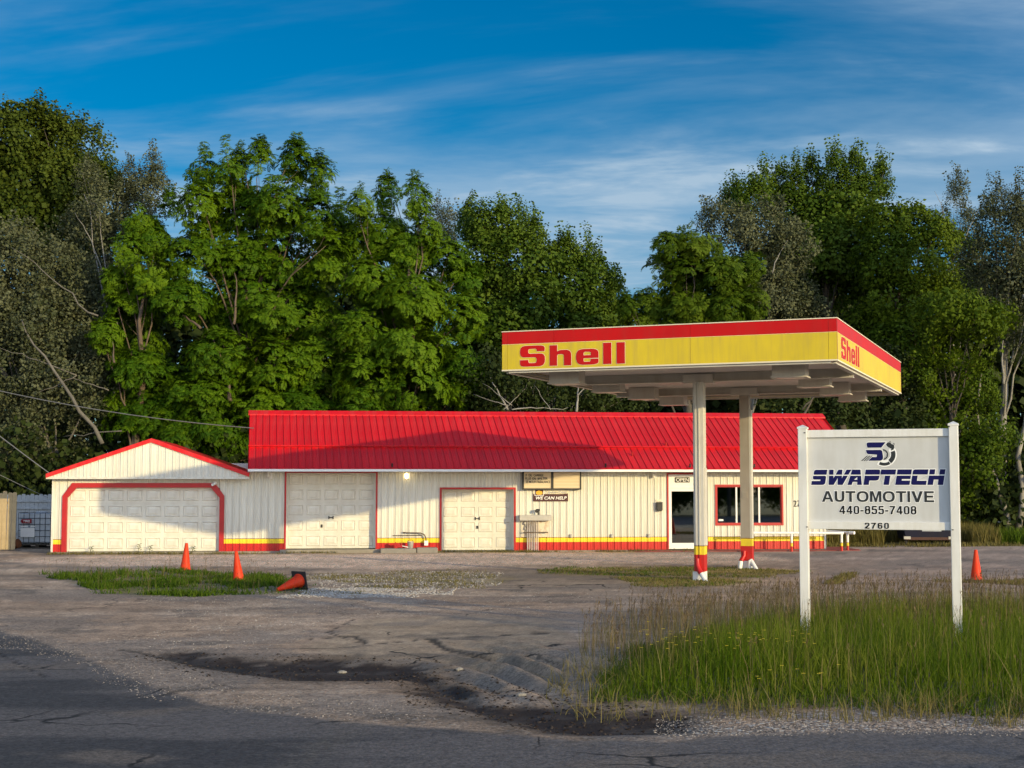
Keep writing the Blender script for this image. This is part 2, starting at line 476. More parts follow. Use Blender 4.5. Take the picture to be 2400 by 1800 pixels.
M_CONE = mat('cone_orange', (0.66, 0.036, 0.004), 0.55, spec=0.25, var=0.1, vscale=6, dirt=(0.45, 0.10, 0.04), dscale=(8, 8, 4), damt=0.5)
M_CONER = mat('cone_red', (0.60, 0.03, 0.018), 0.5, var=0.1)
M_RUBB = mat('black_rubber', (0.022, 0.021, 0.02), 0.75, var=0.2)
M_PLANK = mat('pale_pine_plank', (0.40, 0.30, 0.16), 0.75, var=0.22, vscale=4, bump=0.3, bscale=25, dirt=(0.26, 0.18, 0.09), dscale=(14, 14, 1.0), damt=0.7, rnd=0.15)
M_GREYP = mat('grey_plank', (0.34, 0.36, 0.37), 0.8, var=0.18, vscale=4, bump=0.3, dirt=(0.2, 0.2, 0.2), dscale=(14, 14, 1), damt=0.6)
M_TOTE = mat('tote_plastic', (0.44, 0.48, 0.52), 0.45, var=0.1, vscale=3)
M_CAGE = mat('tote_cage_steel', (0.10, 0.11, 0.12), 0.5, metal=0.4)
M_RUST = mat('rusty_orange', (0.17, 0.055, 0.014), 0.7, var=0.3, vscale=5)
M_BLUE = mat('dumpster_navy', (0.006, 0.007, 0.022), 0.6, spec=0.2, var=0.2, vscale=3, dirt=(0.03, 0.02, 0.015), damt=0.5)
M_CABLE = mat('cable_sheath', (0.15, 0.15, 0.15), 0.5)
M_POLE = mat('pole_wood', (0.13, 0.095, 0.065), 0.85, var=0.25)
M_REDSIGN = mat('red_sign_face', (0.28, 0.012, 0.02), 0.5)
M_BARKT = mat('brown_bark', (0.10, 0.072, 0.05), 0.9, var=0.3, vscale=3, bump=0.6, bscale=14)
M_BARKD = mat('dark_bark', (0.07, 0.058, 0.045), 0.9, var=0.3, vscale=3, bump=0.6, bscale=14)
M_BARKG = mat('grey_bark', (0.12, 0.11, 0.092), 0.9, var=0.3, vscale=3, bump=0.5, bscale=12)
M_BARKW = mat('pale_bark', (0.24, 0.225, 0.195), 0.85, var=0.3, vscale=2.5, bump=0.5, bscale=10, dirt=(0.10, 0.09, 0.08), dscale=(4, 4, 2), damt=0.8)
M_GROUND = ground_mat('lot_surface')
M_LWALN = leaf_mat('walnut_leaf', (0.034, 0.086, 0.002), (0.098, 0.172, 0.004), 0.26)
M_LWALN2 = leaf_mat('locust_leaf', (0.040, 0.082, 0.003), (0.090, 0.140, 0.007), 0.32)
M_LMAPLE = leaf_mat('maple_leaf', (0.040, 0.080, 0.005), (0.110, 0.170, 0.018), 0.30)
M_LOLIVE = leaf_mat('elm_leaf', (0.042, 0.078, 0.003), (0.105, 0.155, 0.008), 0.30)
M_LPOP = leaf_mat('silver_poplar_leaf', (0.042, 0.054, 0.020), (0.115, 0.126, 0.068), 0.18, 0.45)
M_LCOT = leaf_mat('cottonwood_leaf', (0.034, 0.056, 0.005), (0.078, 0.106, 0.012), 0.25, 0.4)
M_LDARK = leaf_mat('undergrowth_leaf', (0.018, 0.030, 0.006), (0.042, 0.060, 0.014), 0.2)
M_GRASS = leaf_mat('tall_grass_blade', (0.078, 0.145, 0.003), (0.180, 0.215, 0.014), 0.42, 0.55, 0.25, (0.30, 0.23, 0.09))
M_SEED = leaf_mat('grass_seed_head', (0.10, 0.065, 0.035), (0.26, 0.19, 0.10), 0.3, 0.7, 0.2)
M_SHORT = leaf_mat('short_grass_blade', (0.045, 0.095, 0.004), (0.105, 0.145, 0.014), 0.3, 0.6, 0.25)
M_DRYG = leaf_mat('dry_grass_blade', (0.13, 0.115, 0.028), (0.24, 0.20, 0.085), 0.3, 0.6, 0.25)
M_MEAD = leaf_mat('meadow_blade', (0.085, 0.080, 0.016), (0.20, 0.165, 0.055), 0.3, 0.6, 0.25)
M_FLOW = mat('yellow_petals', (0.80, 0.62, 0.04), 0.6)
M_STONE = leaf_mat('loose_stone', (0.24, 0.20, 0.17), (0.62, 0.56, 0.47), 0.0, 0.85, 0.2)
M_FARG = mat('far_grass', (0.06, 0.08, 0.02), 0.9, var=0.4, vscale=0.4)
M_FARA = mat('far_asphalt', (0.07, 0.07, 0.075), 0.9, var=0.2, vscale=0.7, bump=0.3)
M_FARD = mat('forest_floor', (0.045, 0.042, 0.022), 0.95, var=0.4, vscale=0.6)
M_FARL = mat('lot_beyond', (0.19, 0.165, 0.145), 0.95, var=0.3, vscale=1.0)
#GROUND_PART


# ------------------------------------------------------------------ numeric noise and outlines on the ground
def vnoise(x, y, seed):
    xi, yi = np.floor(x).astype(np.int64), np.floor(y).astype(np.int64)
    xf, yf = x - xi, y - yi
    xf = xf * xf * (3 - 2 * xf); yf = yf * yf * (3 - 2 * yf)

    def h(a, b):
        n = (a * 374761393 + b * 668265263 + seed * 1442695041) & 0xFFFFFFFF
        n = ((n ^ (n >> 13)) * 1274126177) & 0xFFFFFFFF
        return ((n ^ (n >> 16)) & 0xFFFF) / 65535.0
    a, b, c, d = h(xi, yi), h(xi + 1, yi), h(xi, yi + 1), h(xi + 1, yi + 1)
    return (a * (1 - xf) + b * xf) * (1 - yf) + (c * (1 - xf) + d * xf) * yf


def fbm(x, y, seed, octs=5):
    t, amp, s = 0, 0.5, 1.0
    for i in range(octs):
        t = t + amp * vnoise(x * s + 13.7 * i, y * s + 7.1 * i, seed + i); amp *= 0.5; s *= 2.03
    return t / (1 - 0.5 ** octs)


def pip(x, y, poly):
    inside = np.zeros(x.shape, bool)
    for i in range(len(poly)):
        x1, y1 = poly[i]; x2, y2 = poly[(i + 1) % len(poly)]
        c = ((y1 > y) != (y2 > y)) & (x < (x2 - x1) * (y - y1) / ((y2 - y1) if y2 != y1 else 1e-9) + x1)
        inside ^= c
    return inside


def sdist(x, y, poly):
    """distance to the outline, positive inside"""
    d = np.full(x.shape, 1e9)
    for i in range(len(poly)):
        x1, y1 = poly[i]; x2, y2 = poly[(i + 1) % len(poly)]
        dx, dy = x2 - x1, y2 - y1
        t = np.clip(((x - x1) * dx + (y - y1) * dy) / (dx * dx + dy * dy + 1e-9), 0, 1)
        d = np.minimum(d, np.hypot(x - x1 - t * dx, y - y1 - t * dy))
    return np.where(pip(x, y, poly), d, -d)


def sstep(a, b, v):
    t = np.clip((v - a) / (b - a), 0, 1)
    return t * t * (3 - 2 * t)


ROAD = [(-60, 92), (-30, 52.5), (-14, 30.0), (-7.76, 21.75), (-6.39, 19.9), (-4.95, 17.56), (-3.96, 15.89), (-3.01, 14.51), (-2.49, 14.02),
        (-1.78, 13.64), (-1.18, 13.3), (-0.58, 13.05), (-0.19, 12.83), (0.55, 12.47), (1.28, 12.41), (1.88, 12.68), (2.66, 12.83), (3.64, 12.96),
        (4.6, 12.96), (60, 12.9), (60, 0), (-80, 0), (-80, 92)]
MUD1 = [(-4.75, 18.9), (-4.27, 18.95), (-3.78, 18.3), (-3.5, 18.43), (-3.03, 18.2), (-2.41, 18.43), (-1.81, 17.9), (-1.16, 17.77), (-1.01, 16.97),
        (-1.17, 16.41), (-1.7, 16.34), (-2.53, 16.41), (-3.22, 16.97), (-3.86, 17.56)]
MUD2 = [(-1.3, 16.9), (-0.9, 16.75), (-0.60, 16.0), (-0.44, 14.95), (-0.09, 14.5), (0.43, 14.51), (0.83, 14.1), (1.6, 13.7), (1.5, 13.0), (0.77, 12.75),
        (0.31, 12.95), (-0.2, 13.6), (-0.79, 14.7)]
G_LEFT = [(-11.66, 35.56), (-10.58, 37.34), (-8.58, 37.34), (-6.79, 35.56), (-5.56, 33.93), (-4.54, 31.76), (-4.27, 29.0), (-5.47, 28.7),
          (-6.71, 28.15), (-8.28, 29.26), (-9.96, 32.45)]
G_MID = [(0.64, 35.56), (1.14, 38.31), (3.2, 38.6), (6.2, 38.4), (7.6, 36.6), (5.9, 34.2), (4.9, 31.4), (3.29, 30.71), (2.71, 32.45), (2.05, 34.4)]
G_TALL = [(0.80, 15.0), (0.98, 16.3), (1.25, 17.6), (1.75, 19.0), (2.5, 20.6), (3.6, 22.3), (5.27, 23.6), (7.15, 24.0), (12.5, 24.6), (14, 20), (12, 13.6),
          (7.0, 13.75), (4.99, 13.75), (3.71, 14.0), (2.47, 14.05), (1.68, 14.25), (1.20, 14.5)]
WISPY = [(0.85, 16.4), (0.95, 18.0), (1.15, 20.4), (1.9, 23.2), (3.2, 25.2), (5.3, 25.4), (7.2, 25.6), (13, 26), (13, 22), (7, 21.5), (4, 20), (2.0, 17.5)]
SLAB = [(-2.54, 23.68), (-0.73, 24.46), (0.99, 23.68), (0.97, 20.44), (0.0, 17.56), (-1.01, 16.97), (-2.09, 17.56), (-2.88, 19.38)]
WHITE = [(-4.6, 31.3), (-2.72, 30.9), (-1.2, 30.2), (-1.3, 28.3), (-2.96, 28.0), (-4.1, 28.6)]
SPARSE = [(-5.09, 35.0), (-2.23, 37.0), (-0.2, 35.56), (-0.2, 31.76), (-1.78, 29.85), (-3.84, 29.0)]
GRAVEL = [(-13.5, 44.8), (-6, 45.8), (3, 46.9), (7.6, 46.0), (8.5, 42.2), (6.5, 39.8), (1, 39.4), (-1.0, 38), (-3, 36.8), (-6, 38.2), (-9, 38.8), (-12, 39.0), (-15, 41.5)]
ASPH = [(0.9, 38.4), (4.2, 36.2), (4.2, 33), (3.0, 31), (0.2, 29), (-1.0, 31.5), (-1.2, 35.5)]


def ground_z(x, y):
    z = 0.028 * (fbm(x * 0.35, y * 0.35, 3) - 0.5) + 0.016 * (fbm(x * 2.1, y * 2.1, 9, 4) - 0.5)
    road = sstep(-0.1, 0.5, sdist(x, y, ROAD))
    z = z * (1 - 0.8 * road)
    m1 = sstep(-0.25, 0.3, sdist(x, y, MUD1)); m2 = sstep(-0.3, 0.3, sdist(x, y, MUD2))
    z = z - 0.055 * np.maximum(m1, m2) + 0.012 * np.maximum(sstep(-0.6, 0.0, sdist(x, y, MUD1)), sstep(-0.6, 0, sdist(x, y, MUD2))) * (fbm(x * 5, y * 5, 35, 4) - 0.4)
    tg = sstep(-0.3, 0.6, sdist(x, y, G_TALL))
    z = z + 0.05 * tg
    # wheel ruts curving through the soft corner beside the grass
    r = np.hypot(x + 3.3, (y - 12.2) * 0.55)
    rm = np.exp(-(((x - 0.05) / 0.85) ** 2 + ((y - 17.6) / 2.3) ** 2))
    z = z + rm * 0.075 * np.sin(r * 15 + 2.5 * fbm(x * 1.1, y * 1.1, 31, 3)) * (0.6 + 0.8 * fbm(x * 3, y * 3, 33, 3))
    return z


rows = [6.0]
while rows[-1] < 62:
    rows.append(rows[-1] + max(0.03, 1.35 * rows[-1] ** 2 / 3126))
rows = np.array(rows); tcol = np.linspace(-0.62, 0.62, 430)
TT, YY = np.meshgrid(tcol, rows)
gx = (TT * YY).ravel(); gy = YY.ravel()
gz = ground_z(gx, gy)
e1 = fbm(gx * 1.3, gy * 1.3, 21) - 0.5; e2 = fbm(gx * 5, gy * 5, 25, 4) - 0.5
wob = 0.55 * e1 + 0.30 * e2
d_road = sdist(gx, gy, ROAD) + 0.35 * wob
e3 = fbm(gx * 1.6, gy * 6, 27, 4) - 0.5
d_m1, d_m2 = sdist(gx, gy, MUD1) + 1.0 * wob + 0.35 * e3, sdist(gx, gy, MUD2) + 0.9 * wob + 0.5 * e3
road_m = sstep(-0.06, 0.12, d_road)
mud_m = np.maximum(sstep(-0.02, 0.10, d_m1), sstep(-0.08, 0.2, d_m2))
big = fbm(gx * 0.25, gy * 0.25, 41); mid = fbm(gx * 0.9, gy * 0.9, 43); stre = fbm(gx * 0.35, gy * 2.2, 47); fine = fbm(gx * 4, gy * 4, 49)


def lerp(c, new, m):
    return c * (1 - m[:, None]) + np.array(new) * m[:, None]


col = np.tile(np.array([0.185, 0.148, 0.122]), (len(gx), 1))
col = lerp(col, (0.225, 0.190, 0.165), sstep(0.4, 0.65, mid))
col = lerp(col, (0.125, 0.105, 0.092), 0.7 * sstep(0.5, 0.75, stre))
grain = 0.35 + 0.3 * (mid - 0.5)
right = sstep(3.5, 8.5, gx) * sstep(27, 31, gy)
col = lerp(col, (0.185, 0.158, 0.150), right); grain = grain * (1 - 0.4 * right)
gm = sstep(-0.5, 0.9, sdist(gx, gy, GRAVEL) + 2.0 * wob)
col = lerp(col, (0.36, 0.285, 0.245), gm * (0.55 + 0.45 * sstep(0.3, 0.6, fine))); grain = np.maximum(grain, gm * 0.95)
am = sstep(-0.1, 0.15, sdist(gx, gy, ASPH) + 1.0 * wob)
col = lerp(col, (0.165, 0.145, 0.130), am); grain = grain * (1 - 0.8 * am)
sm = sstep(-0.1, 0.3, sdist(gx, gy, SLAB) + 0.7 * wob)
col = lerp(col, (0.175, 0.150, 0.122), sm * 0.85); grain = grain * (1 - 0.75 * sm)
wm = sstep(-0.6, 1.1, sdist(gx, gy, WHITE) + 2.6 * wob) * sstep(0.46, 0.62, fbm(gx * 1.5, gy * 5.5, 61, 6))
col = lerp(col, (0.30, 0.26, 0.22), wm * 0.4); grain = np.maximum(grain, wm)
sp_ = sstep(-0.8, 1.2, sdist(gx, gy, SPARSE) + 3.0 * wob) * sstep(0.45, 0.62, fbm(gx * 1.1, gy * 3, 63))
col = lerp(col, (0.15, 0.14, 0.05), sp_ * 0.7)
for P_, c_ in ((G_LEFT, (0.085, 0.085, 0.03)), (G_MID, (0.17, 0.14, 0.055)), (G_TALL, (0.055, 0.05, 0.022))):
    m_ = sstep(-0.25, 0.3, sdist(gx, gy, P_) + 1.2 * wob)
    col = lerp(col, c_, m_ * 0.9)
# a grassy strip against the foot of the building and the verge at the far right
fy = gy - (47.4 + 0.1139 * gx)
fb = sstep(-1.15, -0.6, fy + 0.9 * wob) * sstep(-15.5, -14.5, gx) * (1 - sstep(5.5, 6.5, gx)) * sstep(0.40, 0.55, fbm(gx * 0.6, gy, 65))
col = lerp(col, (0.15, 0.13, 0.05), 0.75 * fb)
vg = sstep(51.3, 51.9, gy + 0.5 * wob) * sstep(10.5, 11.5, gx)
col = lerp(col, (0.13, 0.115, 0.04), vg)
# tyre-darkened and damp soft corner, road edge silt
rt = np.exp(-(((gx - 0.05) / 1.0) ** 2 + ((gy - 17.4) / 2.6) ** 2))
col = lerp(col, (0.115, 0.100, 0.082), 0.8 * rt); grain = grain * (1 - 0.5 * rt)
sh = sstep(-2.2, -0.1, d_road) * (1 - road_m)
col = lerp(col, (0.150, 0.125, 0.108), 0.75 * sh); grain = np.maximum(grain, 0.75 * sh * sstep(1.2, 2.2, gx) + 0.45 * sh)
mudside = np.maximum(sstep(-0.7, 0.1, d_m1), sstep(-0.6, 0.1, d_m2))
col = lerp(col, (0.055, 0.045, 0.038), 0.8 * mudside)
roadc = np.tile(np.array([0.120, 0.104, 0.094]), (len(gx), 1))
roadc = lerp(roadc, (0.058, 0.053, 0.051), sstep(0.42, 0.62, fbm(gx * 0.3, gy * 1.7, 71)))
roadc = lerp(roadc, (0.15, 0.12, 0.095), 0.8 * sstep(0.58, 0.7, fbm(gx * 0.6, gy * 1.2, 73)))
tyr = np.exp(-((gx + 1.75 - 0.14 * (gy - 11)) / 0.16) ** 2) * sstep(9.5, 12.0, gy) * (0.4 + 0.6 * np.sin(gy * 55 + gx * 20) ** 2)
roadc = lerp(roadc, (0.115, 0.098, 0.078), 0.55 * tyr)
roadc = lerp(roadc, (0.13, 0.11, 0.095), 0.55 * (1 - sstep(0.0, 0.7, d_road + 0.9 * e1)))
col = np.clip(col, 0, 1) * np.array([2.02, 1.72, 1.36]) * (1 + 0.7 * (fbm(gx * 6, gy * 6, 95, 3) - 0.5))[:, None] * (0.62 + 0.76 * fbm(gx * 0.45, gy * 3.0, 97, 5))[:, None]
patch = sstep(0.53, 0.57, fbm(gx * 0.55 + 3, gy * 0.8, 99, 5)) * (1 - gm)
col = lerp(col, (0.20, 0.165, 0.135), 0.5 * patch)
oil = sstep(0.66, 0.74, fbm(gx * 0.9, gy * 1.4, 101, 5)) * (1 - gm)
col = lerp(col, (0.10, 0.085, 0.07), 0.55 * oil)
col = col * (1 - road_m[:, None]) + roadc * road_m[:, None]
grain = grain * (1 - road_m) + 0.28 * road_m
mudc = np.tile(np.array([0.027, 0.017, 0.012]), (len(gx), 1))
mudc = lerp(mudc, (0.055, 0.042, 0.034), sstep(0.5, 0.7, fine))
col = col * (1 - mud_m[:, None]) + mudc * mud_m[:, None]; grain = grain * (1 - mud_m * 0.7)


# cracks in the old slab
def crack(pts, w):
    d = np.full(gx.shape, 1e9)
    for (x1, y1), (x2, y2) in zip(pts[:-1], pts[1:]):
        dx, dy = x2 - x1, y2 - y1
        t = np.clip(((gx - x1) * dx + (gy - y1) * dy) / (dx * dx + dy * dy), 0, 1)
        d = np.minimum(d, np.hypot(gx - x1 - t * dx, gy - y1 - t * dy))
    return 1 - sstep(w * 0.4, w, d + 0.16 * np.abs(e2) + 0.06 * e1)


ck = np.zeros(gx.shape)
for pts, w in (([(-2.9, 20.6), (-2.3, 21.0), (-2.0, 19.9), (-1.5, 20.3), (-0.9, 20.8), (0.6, 21.4)], 0.075), ([(-1.15, 20.6), (-0.9, 19.3), (-0.45, 18.6), (-0.2, 18.0)], 0.11),
               ([(-4.6, 18.6), (-3.9, 18.0), (-3.3, 17.5)], 0.16), ([(-5.3, 19.3), (-4.3, 18.5)], 0.10), ([(-2.6, 23.6), (-2.75, 21.5), (-2.2, 20.2)], 0.05), ([(-6.9, 16.5 + 2.6), (-5.4, 16.6)], 0.05)):
    ck = np.maximum(ck, crack(pts, w))
col = lerp(col, (0.026, 0.022, 0.019), ck * 0.9)
gz = gz - 0.012 * ck
wet = np.clip(mud_m * 0.2 + 0.2 * road_m, 0, 1)
crk = np.clip(np.maximum(road_m, np.maximum(sm, am)) + 0.5 * (1 - gm) * sstep(12, 15, gy), 0, 1) * (1 - mud_m)
nr, nc = len(rows), len(tcol)
ii = np.arange(nr * nc).reshape(nr, nc)
Q = np.stack([ii[:-1, :-1], ii[:-1, 1:], ii[1:, 1:], ii[1:, :-1]], -1).reshape(-1, 4)
rf = road_m[Q].mean(1) > 0.5
mf = (mud_m[Q].mean(1) > 0.5)
GV = np.c_[gx, gy, gz]
for nm, sel, knd in (('ground', ~rf & ~mf, 'structure'), ('road', rf & ~mf, 'structure'), ('mud_puddle', mf, 'structure')):
    q = Q[sel]; used, inv = np.unique(q, return_inverse=True); inv = inv.reshape(-1, 4)
    me = np_mesh(nm, GV[used], inv.ravel(), np.arange(len(q)) * 4, np.full(len(q), 4), M_GROUND,
                 {'Col': col[used], 'grain': grain[used], 'wet': wet[used], 'crk': crk[used]}, smooth=True)
    tag(link(nm, me), kind='structure')
t = MB()
for (x0, x1, y0, y1, mi) in ((-700, 700, -400, -9, 0), (-700, 700, -9, 12.6, 1), (-700, 700, 12.6, 56, 3), (-700, 700, 56, 900, 2)):
    t.poly([(x0, y0, -0.2), (x1, y0, -0.2), (x1, y1, -0.2), (x0, y1, -0.2)], mi)
tag(t.build('terrain', [M_FARG, M_FARA, M_FARD, M_FARL]), kind='structure')

# ------------------------------------------------------------------ the repair shop
TH = math.radians(6.5)
BX = thing('repair_shop', 'long white metal repair shop with red seamed roof and three garage doors', 'building', (0, 47.4, 0), TH)
UL, UR = -14.84, 10.74
EAVE_V, EAVE_Z, RIDGE_V, RIDGE_Z = -0.72, 2.74, 3.0, 4.73
PITCHW = 0.2286
walls = MB()
walls.box(UL, UR, 6.2, 6.35, 0.02, 3.0)                                   # rear
walls.box(UL, UL + 0.12, 0.03, 6.2, 0.02, 2.6)                            # left end
walls.prism([(UR - 0.12, 0.02), (UR, 0.02), (UR, 2.7), (UR - 0.12, 2.7)], 0.03, 6.2)
walls.poly([(UL, 0.05, 0.03), (UR, 0.05, 0.03), (UR, 6.2, 0.03), (UL, 6.2, 0.03)], 1)      # inside floor
walls.poly([(UL, 0.0, 2.62), (UL, 6.2, 2.62), (UR, 6.2, 2.62), (UR, 0.0, 2.62)], 1)        # ceiling
walls.poly([(UL, 2.6, 0.03), (UR, 2.6, 0.03), (UR, 2.6, 2.62), (UL, 2.6, 2.62)], 1)        # partition behind the front rooms
# gable ends of the main roof
for u in (-8.6, UR):
    walls.poly([(u, 0.03, 2.62), (u, 6.2, 2.62), (u, RIDGE_V, RIDGE_Z - 0.1)], 0)
wall = walls.build('wall', [M_WHITE, M_DARK], BX)

OPEN = [(-14.37, -9.56, 0.05, 2.12), (-7.42, -4.51, 0.05, 2.62), (-2.34, 0.06, 0.04, 2.06), (5.30, 6.36, 0.05, 2.58), (6.96, 9.21, 0.90, 2.16)]
BANDS = [(0.0, 0.31, 1), (0.31, 0.325, 2), (0.325, 0.455, 2), (0.455, 0.472, 3), (0.472, 9, 0)]
_strip = {}


def strip_mesh(off, w, z0, z1, slope=None):
    key = (round(off, 3), round(w, 3), round(z0, 3), round(z1, 3), slope)
    if key in _strip:
        return _strip[key]
    prof = [(0, 0), (0.005, -0.028), (0.028, -0.028), (0.036, 0), (0.092, 0), (0.099, -0.007), (0.117, -0.007), (0.124, 0), (0.170, 0), (0.177, -0.007), (0.195, -0.007), (0.202, 0), (PITCHW, 0)]
    pts = [p for p in prof if off - 1e-6 <= p[0] <= off + w + 1e-6]
    if not pts or pts[0][0] > off + 1e-4: pts = [(off, 0)] + pts
    if pts[-1][0] < off + w - 1e-4: pts = pts + [(off + w, 0)]
    m = MB()
    for (a, b, mi) in ([(z0, z1, 0)] if slope is not None or z0 > 2.2 else BANDS):
        a, b = max(a, z0), min(b, z1)
        if b - a < 1e-4: continue
        for p, q in zip(pts[:-1], pts[1:]):
            ta = b if slope is None else b + slope * (p[0] - off); tb = b if slope is None else b + slope * (q[0] - off)
            m.poly([(p[0] - off, p[1], a), (q[0] - off, q[1], a), (q[0] - off, q[1], tb), (p[0] - off, p[1], ta)], mi)
    _strip[key] = m.mesh('siding_panel', [M_WHITE, M_SRED, M_SYEL, M_LINE])
    return _strip[key]


def siding(u0, u1, z0, z1):
    k = math.floor((u0 - UL) / PITCHW)
    while UL + k * PITCHW < u1 - 1e-4:
        a, b = max(UL + k * PITCHW, u0), min(UL + (k + 1) * PITCHW, u1)
        cuts = sorted({a, b} | {e for o in OPEN for e in o[:2] if a + 0.004 < e < b - 0.004})
        for p, q in zip(cuts[:-1], cuts[1:]):
            mid_ = (p + q) / 2
            iv = [(z0, z1)]
            for (o0, o1, oz0, oz1) in OPEN:
                if o0 <= mid_ <= o1:
                    iv = [s for (s0, s1) in iv for s in ((s0, min(s1, oz0)), (max(s0, oz1), s1)) if s[1] - s[0] > 0.02]
            for (s0, s1) in iv:
                link('siding_panel', strip_mesh(p - (UL + k * PITCHW), q - p, s0, s1), wall, (p, 0, 0))
        k += 1


siding(UL, UR, 0.04, 2.64)
# corner trims
cb = MB(); cb.box(UL - 0.012, UL + 0.05, -0.032, 0.03, 0.05, 2.6, 0); cb.box(UR - 0.05, UR + 0.012, -0.032, 0.03, 0.05, 2.64, 0)
cb.build('corner_trim', M_WHITE, BX)
fnd = MB()
for (a, b, zt) in ((UL - 0.05, -7.6, 0.06), (-7.6, -4.35, 0.11), (-4.35, -2.5, 0.05), (-2.5, 0.25, 0.035), (0.25, 3.9, 0.035), (3.9, UR + 0.02, 0.03)):
    fnd.box(a, b - 0.012, -0.10 if zt < 0.1 else -0.28, 0.04, -0.12, zt, 0)
fnd.build('foundation', M_CONC, BX, bevel=0.012)

# garage gable standing forward over the wide door
GV_ = -0.34
GA, GP, GB, GBOT = (-14.98, 2.56), (-11.72, 3.70), (-8.60, 2.60), 2.43
gab = MB()
gab.box(GA[0], GB[0], GV_ + 0.02, 0.04, GBOT - 0.015, GBOT + 0.02)        # soffit
gab.box(GA[0], GB[0], GV_ - 0.02, GV_ + 0.02, GBOT - 0.035, GBOT + 0.03)  # bottom trim
gable = gab.build('gable', [M_WHITE], BX)
k = 0
u = GA[0] + 0.02
while u < GB[0] - 0.03:
    w = min(PITCHW, GB[0] - 0.02 - u)
    if u < GP[0] < u + w: w = GP[0] - u
    sl = (GP[1] - GA[1]) / (GP[0] - GA[0]) if u < GP[0] - 1e-6 else (GB[1] - GP[1]) / (GB[0] - GP[0])
    zt = GA[1] + sl * (u - GA[0]) if u < GP[0] - 1e-6 else GP[1] + sl * (u - GP[0])
    link('siding_panel', strip_mesh(0, w, GBOT + 0.03, zt - 0.05, sl), gable, (u, GV_, 0))
    u += w
# garage roof slabs with red rake trim
gr = MB()
for A, Bp in ((GA, GP), (GP, GB)):
    gr.prism([(A[0], A[1] - 0.13), (Bp[0], Bp[1] - 0.13), (Bp[0], Bp[1]), (A[0], A[1])], GV_ - 0.06, GV_ - 0.018)
    gr.prism([(A[0], A[1] - 0.04), (Bp[0], Bp[1] - 0.04), (Bp[0], Bp[1] + 0.004), (A[0], A[1] + 0.004)], GV_ - 0.018, 6.3)
gr.build('garage_roof', M_ROOF, BX)

# main roof
SHEAR = -0.065
roof_len = math.hypot(RIDGE_V - EAVE_V, RIDGE_Z - EAVE_Z)
sv, sz = (RIDGE_V - EAVE_V) / roof_len, (RIDGE_Z - EAVE_Z) / roof_len
LAP = 0.355
RU0, RU1 = -8.62, 11.95


def sheared(me):
    for v in me.vertices: v.co.x += SHEAR * (v.co.y - EAVE_V)
    return me


rb = MB()
rb.poly([(RU0, EAVE_V, EAVE_Z - 0.02), (RU1, EAVE_V, EAVE_Z - 0.02), (RU1, RIDGE_V, RIDGE_Z - 0.02), (RU0, RIDGE_V, RIDGE_Z - 0.02)])
rb.poly([(RU0, RIDGE_V, RIDGE_Z), (RU1, RIDGE_V, RIDGE_Z), (RU1, 6.7, 2.74), (RU0, 6.7, 2.74)])
for u in (RU0, RU1 - 0.04):                                                # rakes
    rb.prism([(u, EAVE_Z - 0.10), (u + 0.04, EAVE_Z - 0.10), (u + 0.04, EAVE_Z - 0.02), (u, EAVE_Z - 0.02)], EAVE_V, EAVE_V + 0.02)
    rb.poly([(u, EAVE_V, EAVE_Z - 0.12), (u, RIDGE_V, RIDGE_Z - 0.12), (u, RIDGE_V, RIDGE_Z + 0.02), (u, EAVE_V, EAVE_Z + 0.02)])
    rb.poly([(u + 0.04, EAVE_V, EAVE_Z - 0.12), (u + 0.04, RIDGE_V, RIDGE_Z - 0.12), (u + 0.04, RIDGE_V, RIDGE_Z + 0.02), (u + 0.04, EAVE_V, EAVE_Z + 0.02)])
roof = rb.build('roof', M_ROOF, BX); sheared(roof.data)


def roof_panel_mesh(s0, s1, lift):
    m = MB()
    prof = [(0, 0), (0.006, 0.024), (0.022, 0.024), (0.028, 0), (0.088, 0), (0.094, 0.003), (0.106, 0.003), (0.112, 0), (0.150, 0), (0.156, 0.003), (0.168, 0.003), (0.174, 0), (PITCHW, 0)]
    nv, nz_ = -sz, sv
    def P(x, s, h): return (x, EAVE_V + sv * s + nv * (h + lift), EAVE_Z + sz * s + nz_ * (h + lift))
    for p, q in zip(prof[:-1], prof[1:]):
        m.poly([P(p[0], s0, p[1]), P(q[0], s0, q[1]), P(q[0], s1, q[1]), P(p[0], s1, p[1])])
    m.poly([P(0, s0, -0.02), P(PITCHW, s0, -0.02), P(PITCHW, s0, 0.0), P(0, s0, 0.0)])
    return sheared(m.mesh('roof_panel', M_ROOF))


rp1 = roof_panel_mesh(0, roof_len * LAP, 0.0)
rp2 = roof_panel_mesh(roof_len * LAP - 0.03, roof_len - 0.02, 0.022)
n_p = int((RU1 - RU0) / PITCHW)
for i in range(n_p):
    link('roof_panel', rp1, roof, (RU0 + 0.02 + i * PITCHW, 0, 0)); link('roof_panel', rp2, roof, (RU0 + 0.02 + i * PITCHW, 0, 0))
lapm = MB(); s_ = roof_len * LAP
lapm.tube([(RU0, EAVE_V + sv * s_ - 0.02, EAVE_Z + sz * s_ + 0.055), (RU1, EAVE_V + sv * s_ - 0.02, EAVE_Z + sz * s_ + 0.055)], 0.024, 6)
sheared(lapm.build('lap_flashing', M_ROOF, roof).data)
rc = MB()
rc.poly([(RU0 - 0.02, RIDGE_V - 0.26, RIDGE_Z - 0.075), (RU1 + 0.02, RIDGE_V - 0.26, RIDGE_Z - 0.075), (RU1 + 0.02, RIDGE_V, RIDGE_Z + 0.07), (RU0 - 0.02, RIDGE_V, RIDGE_Z + 0.07)])
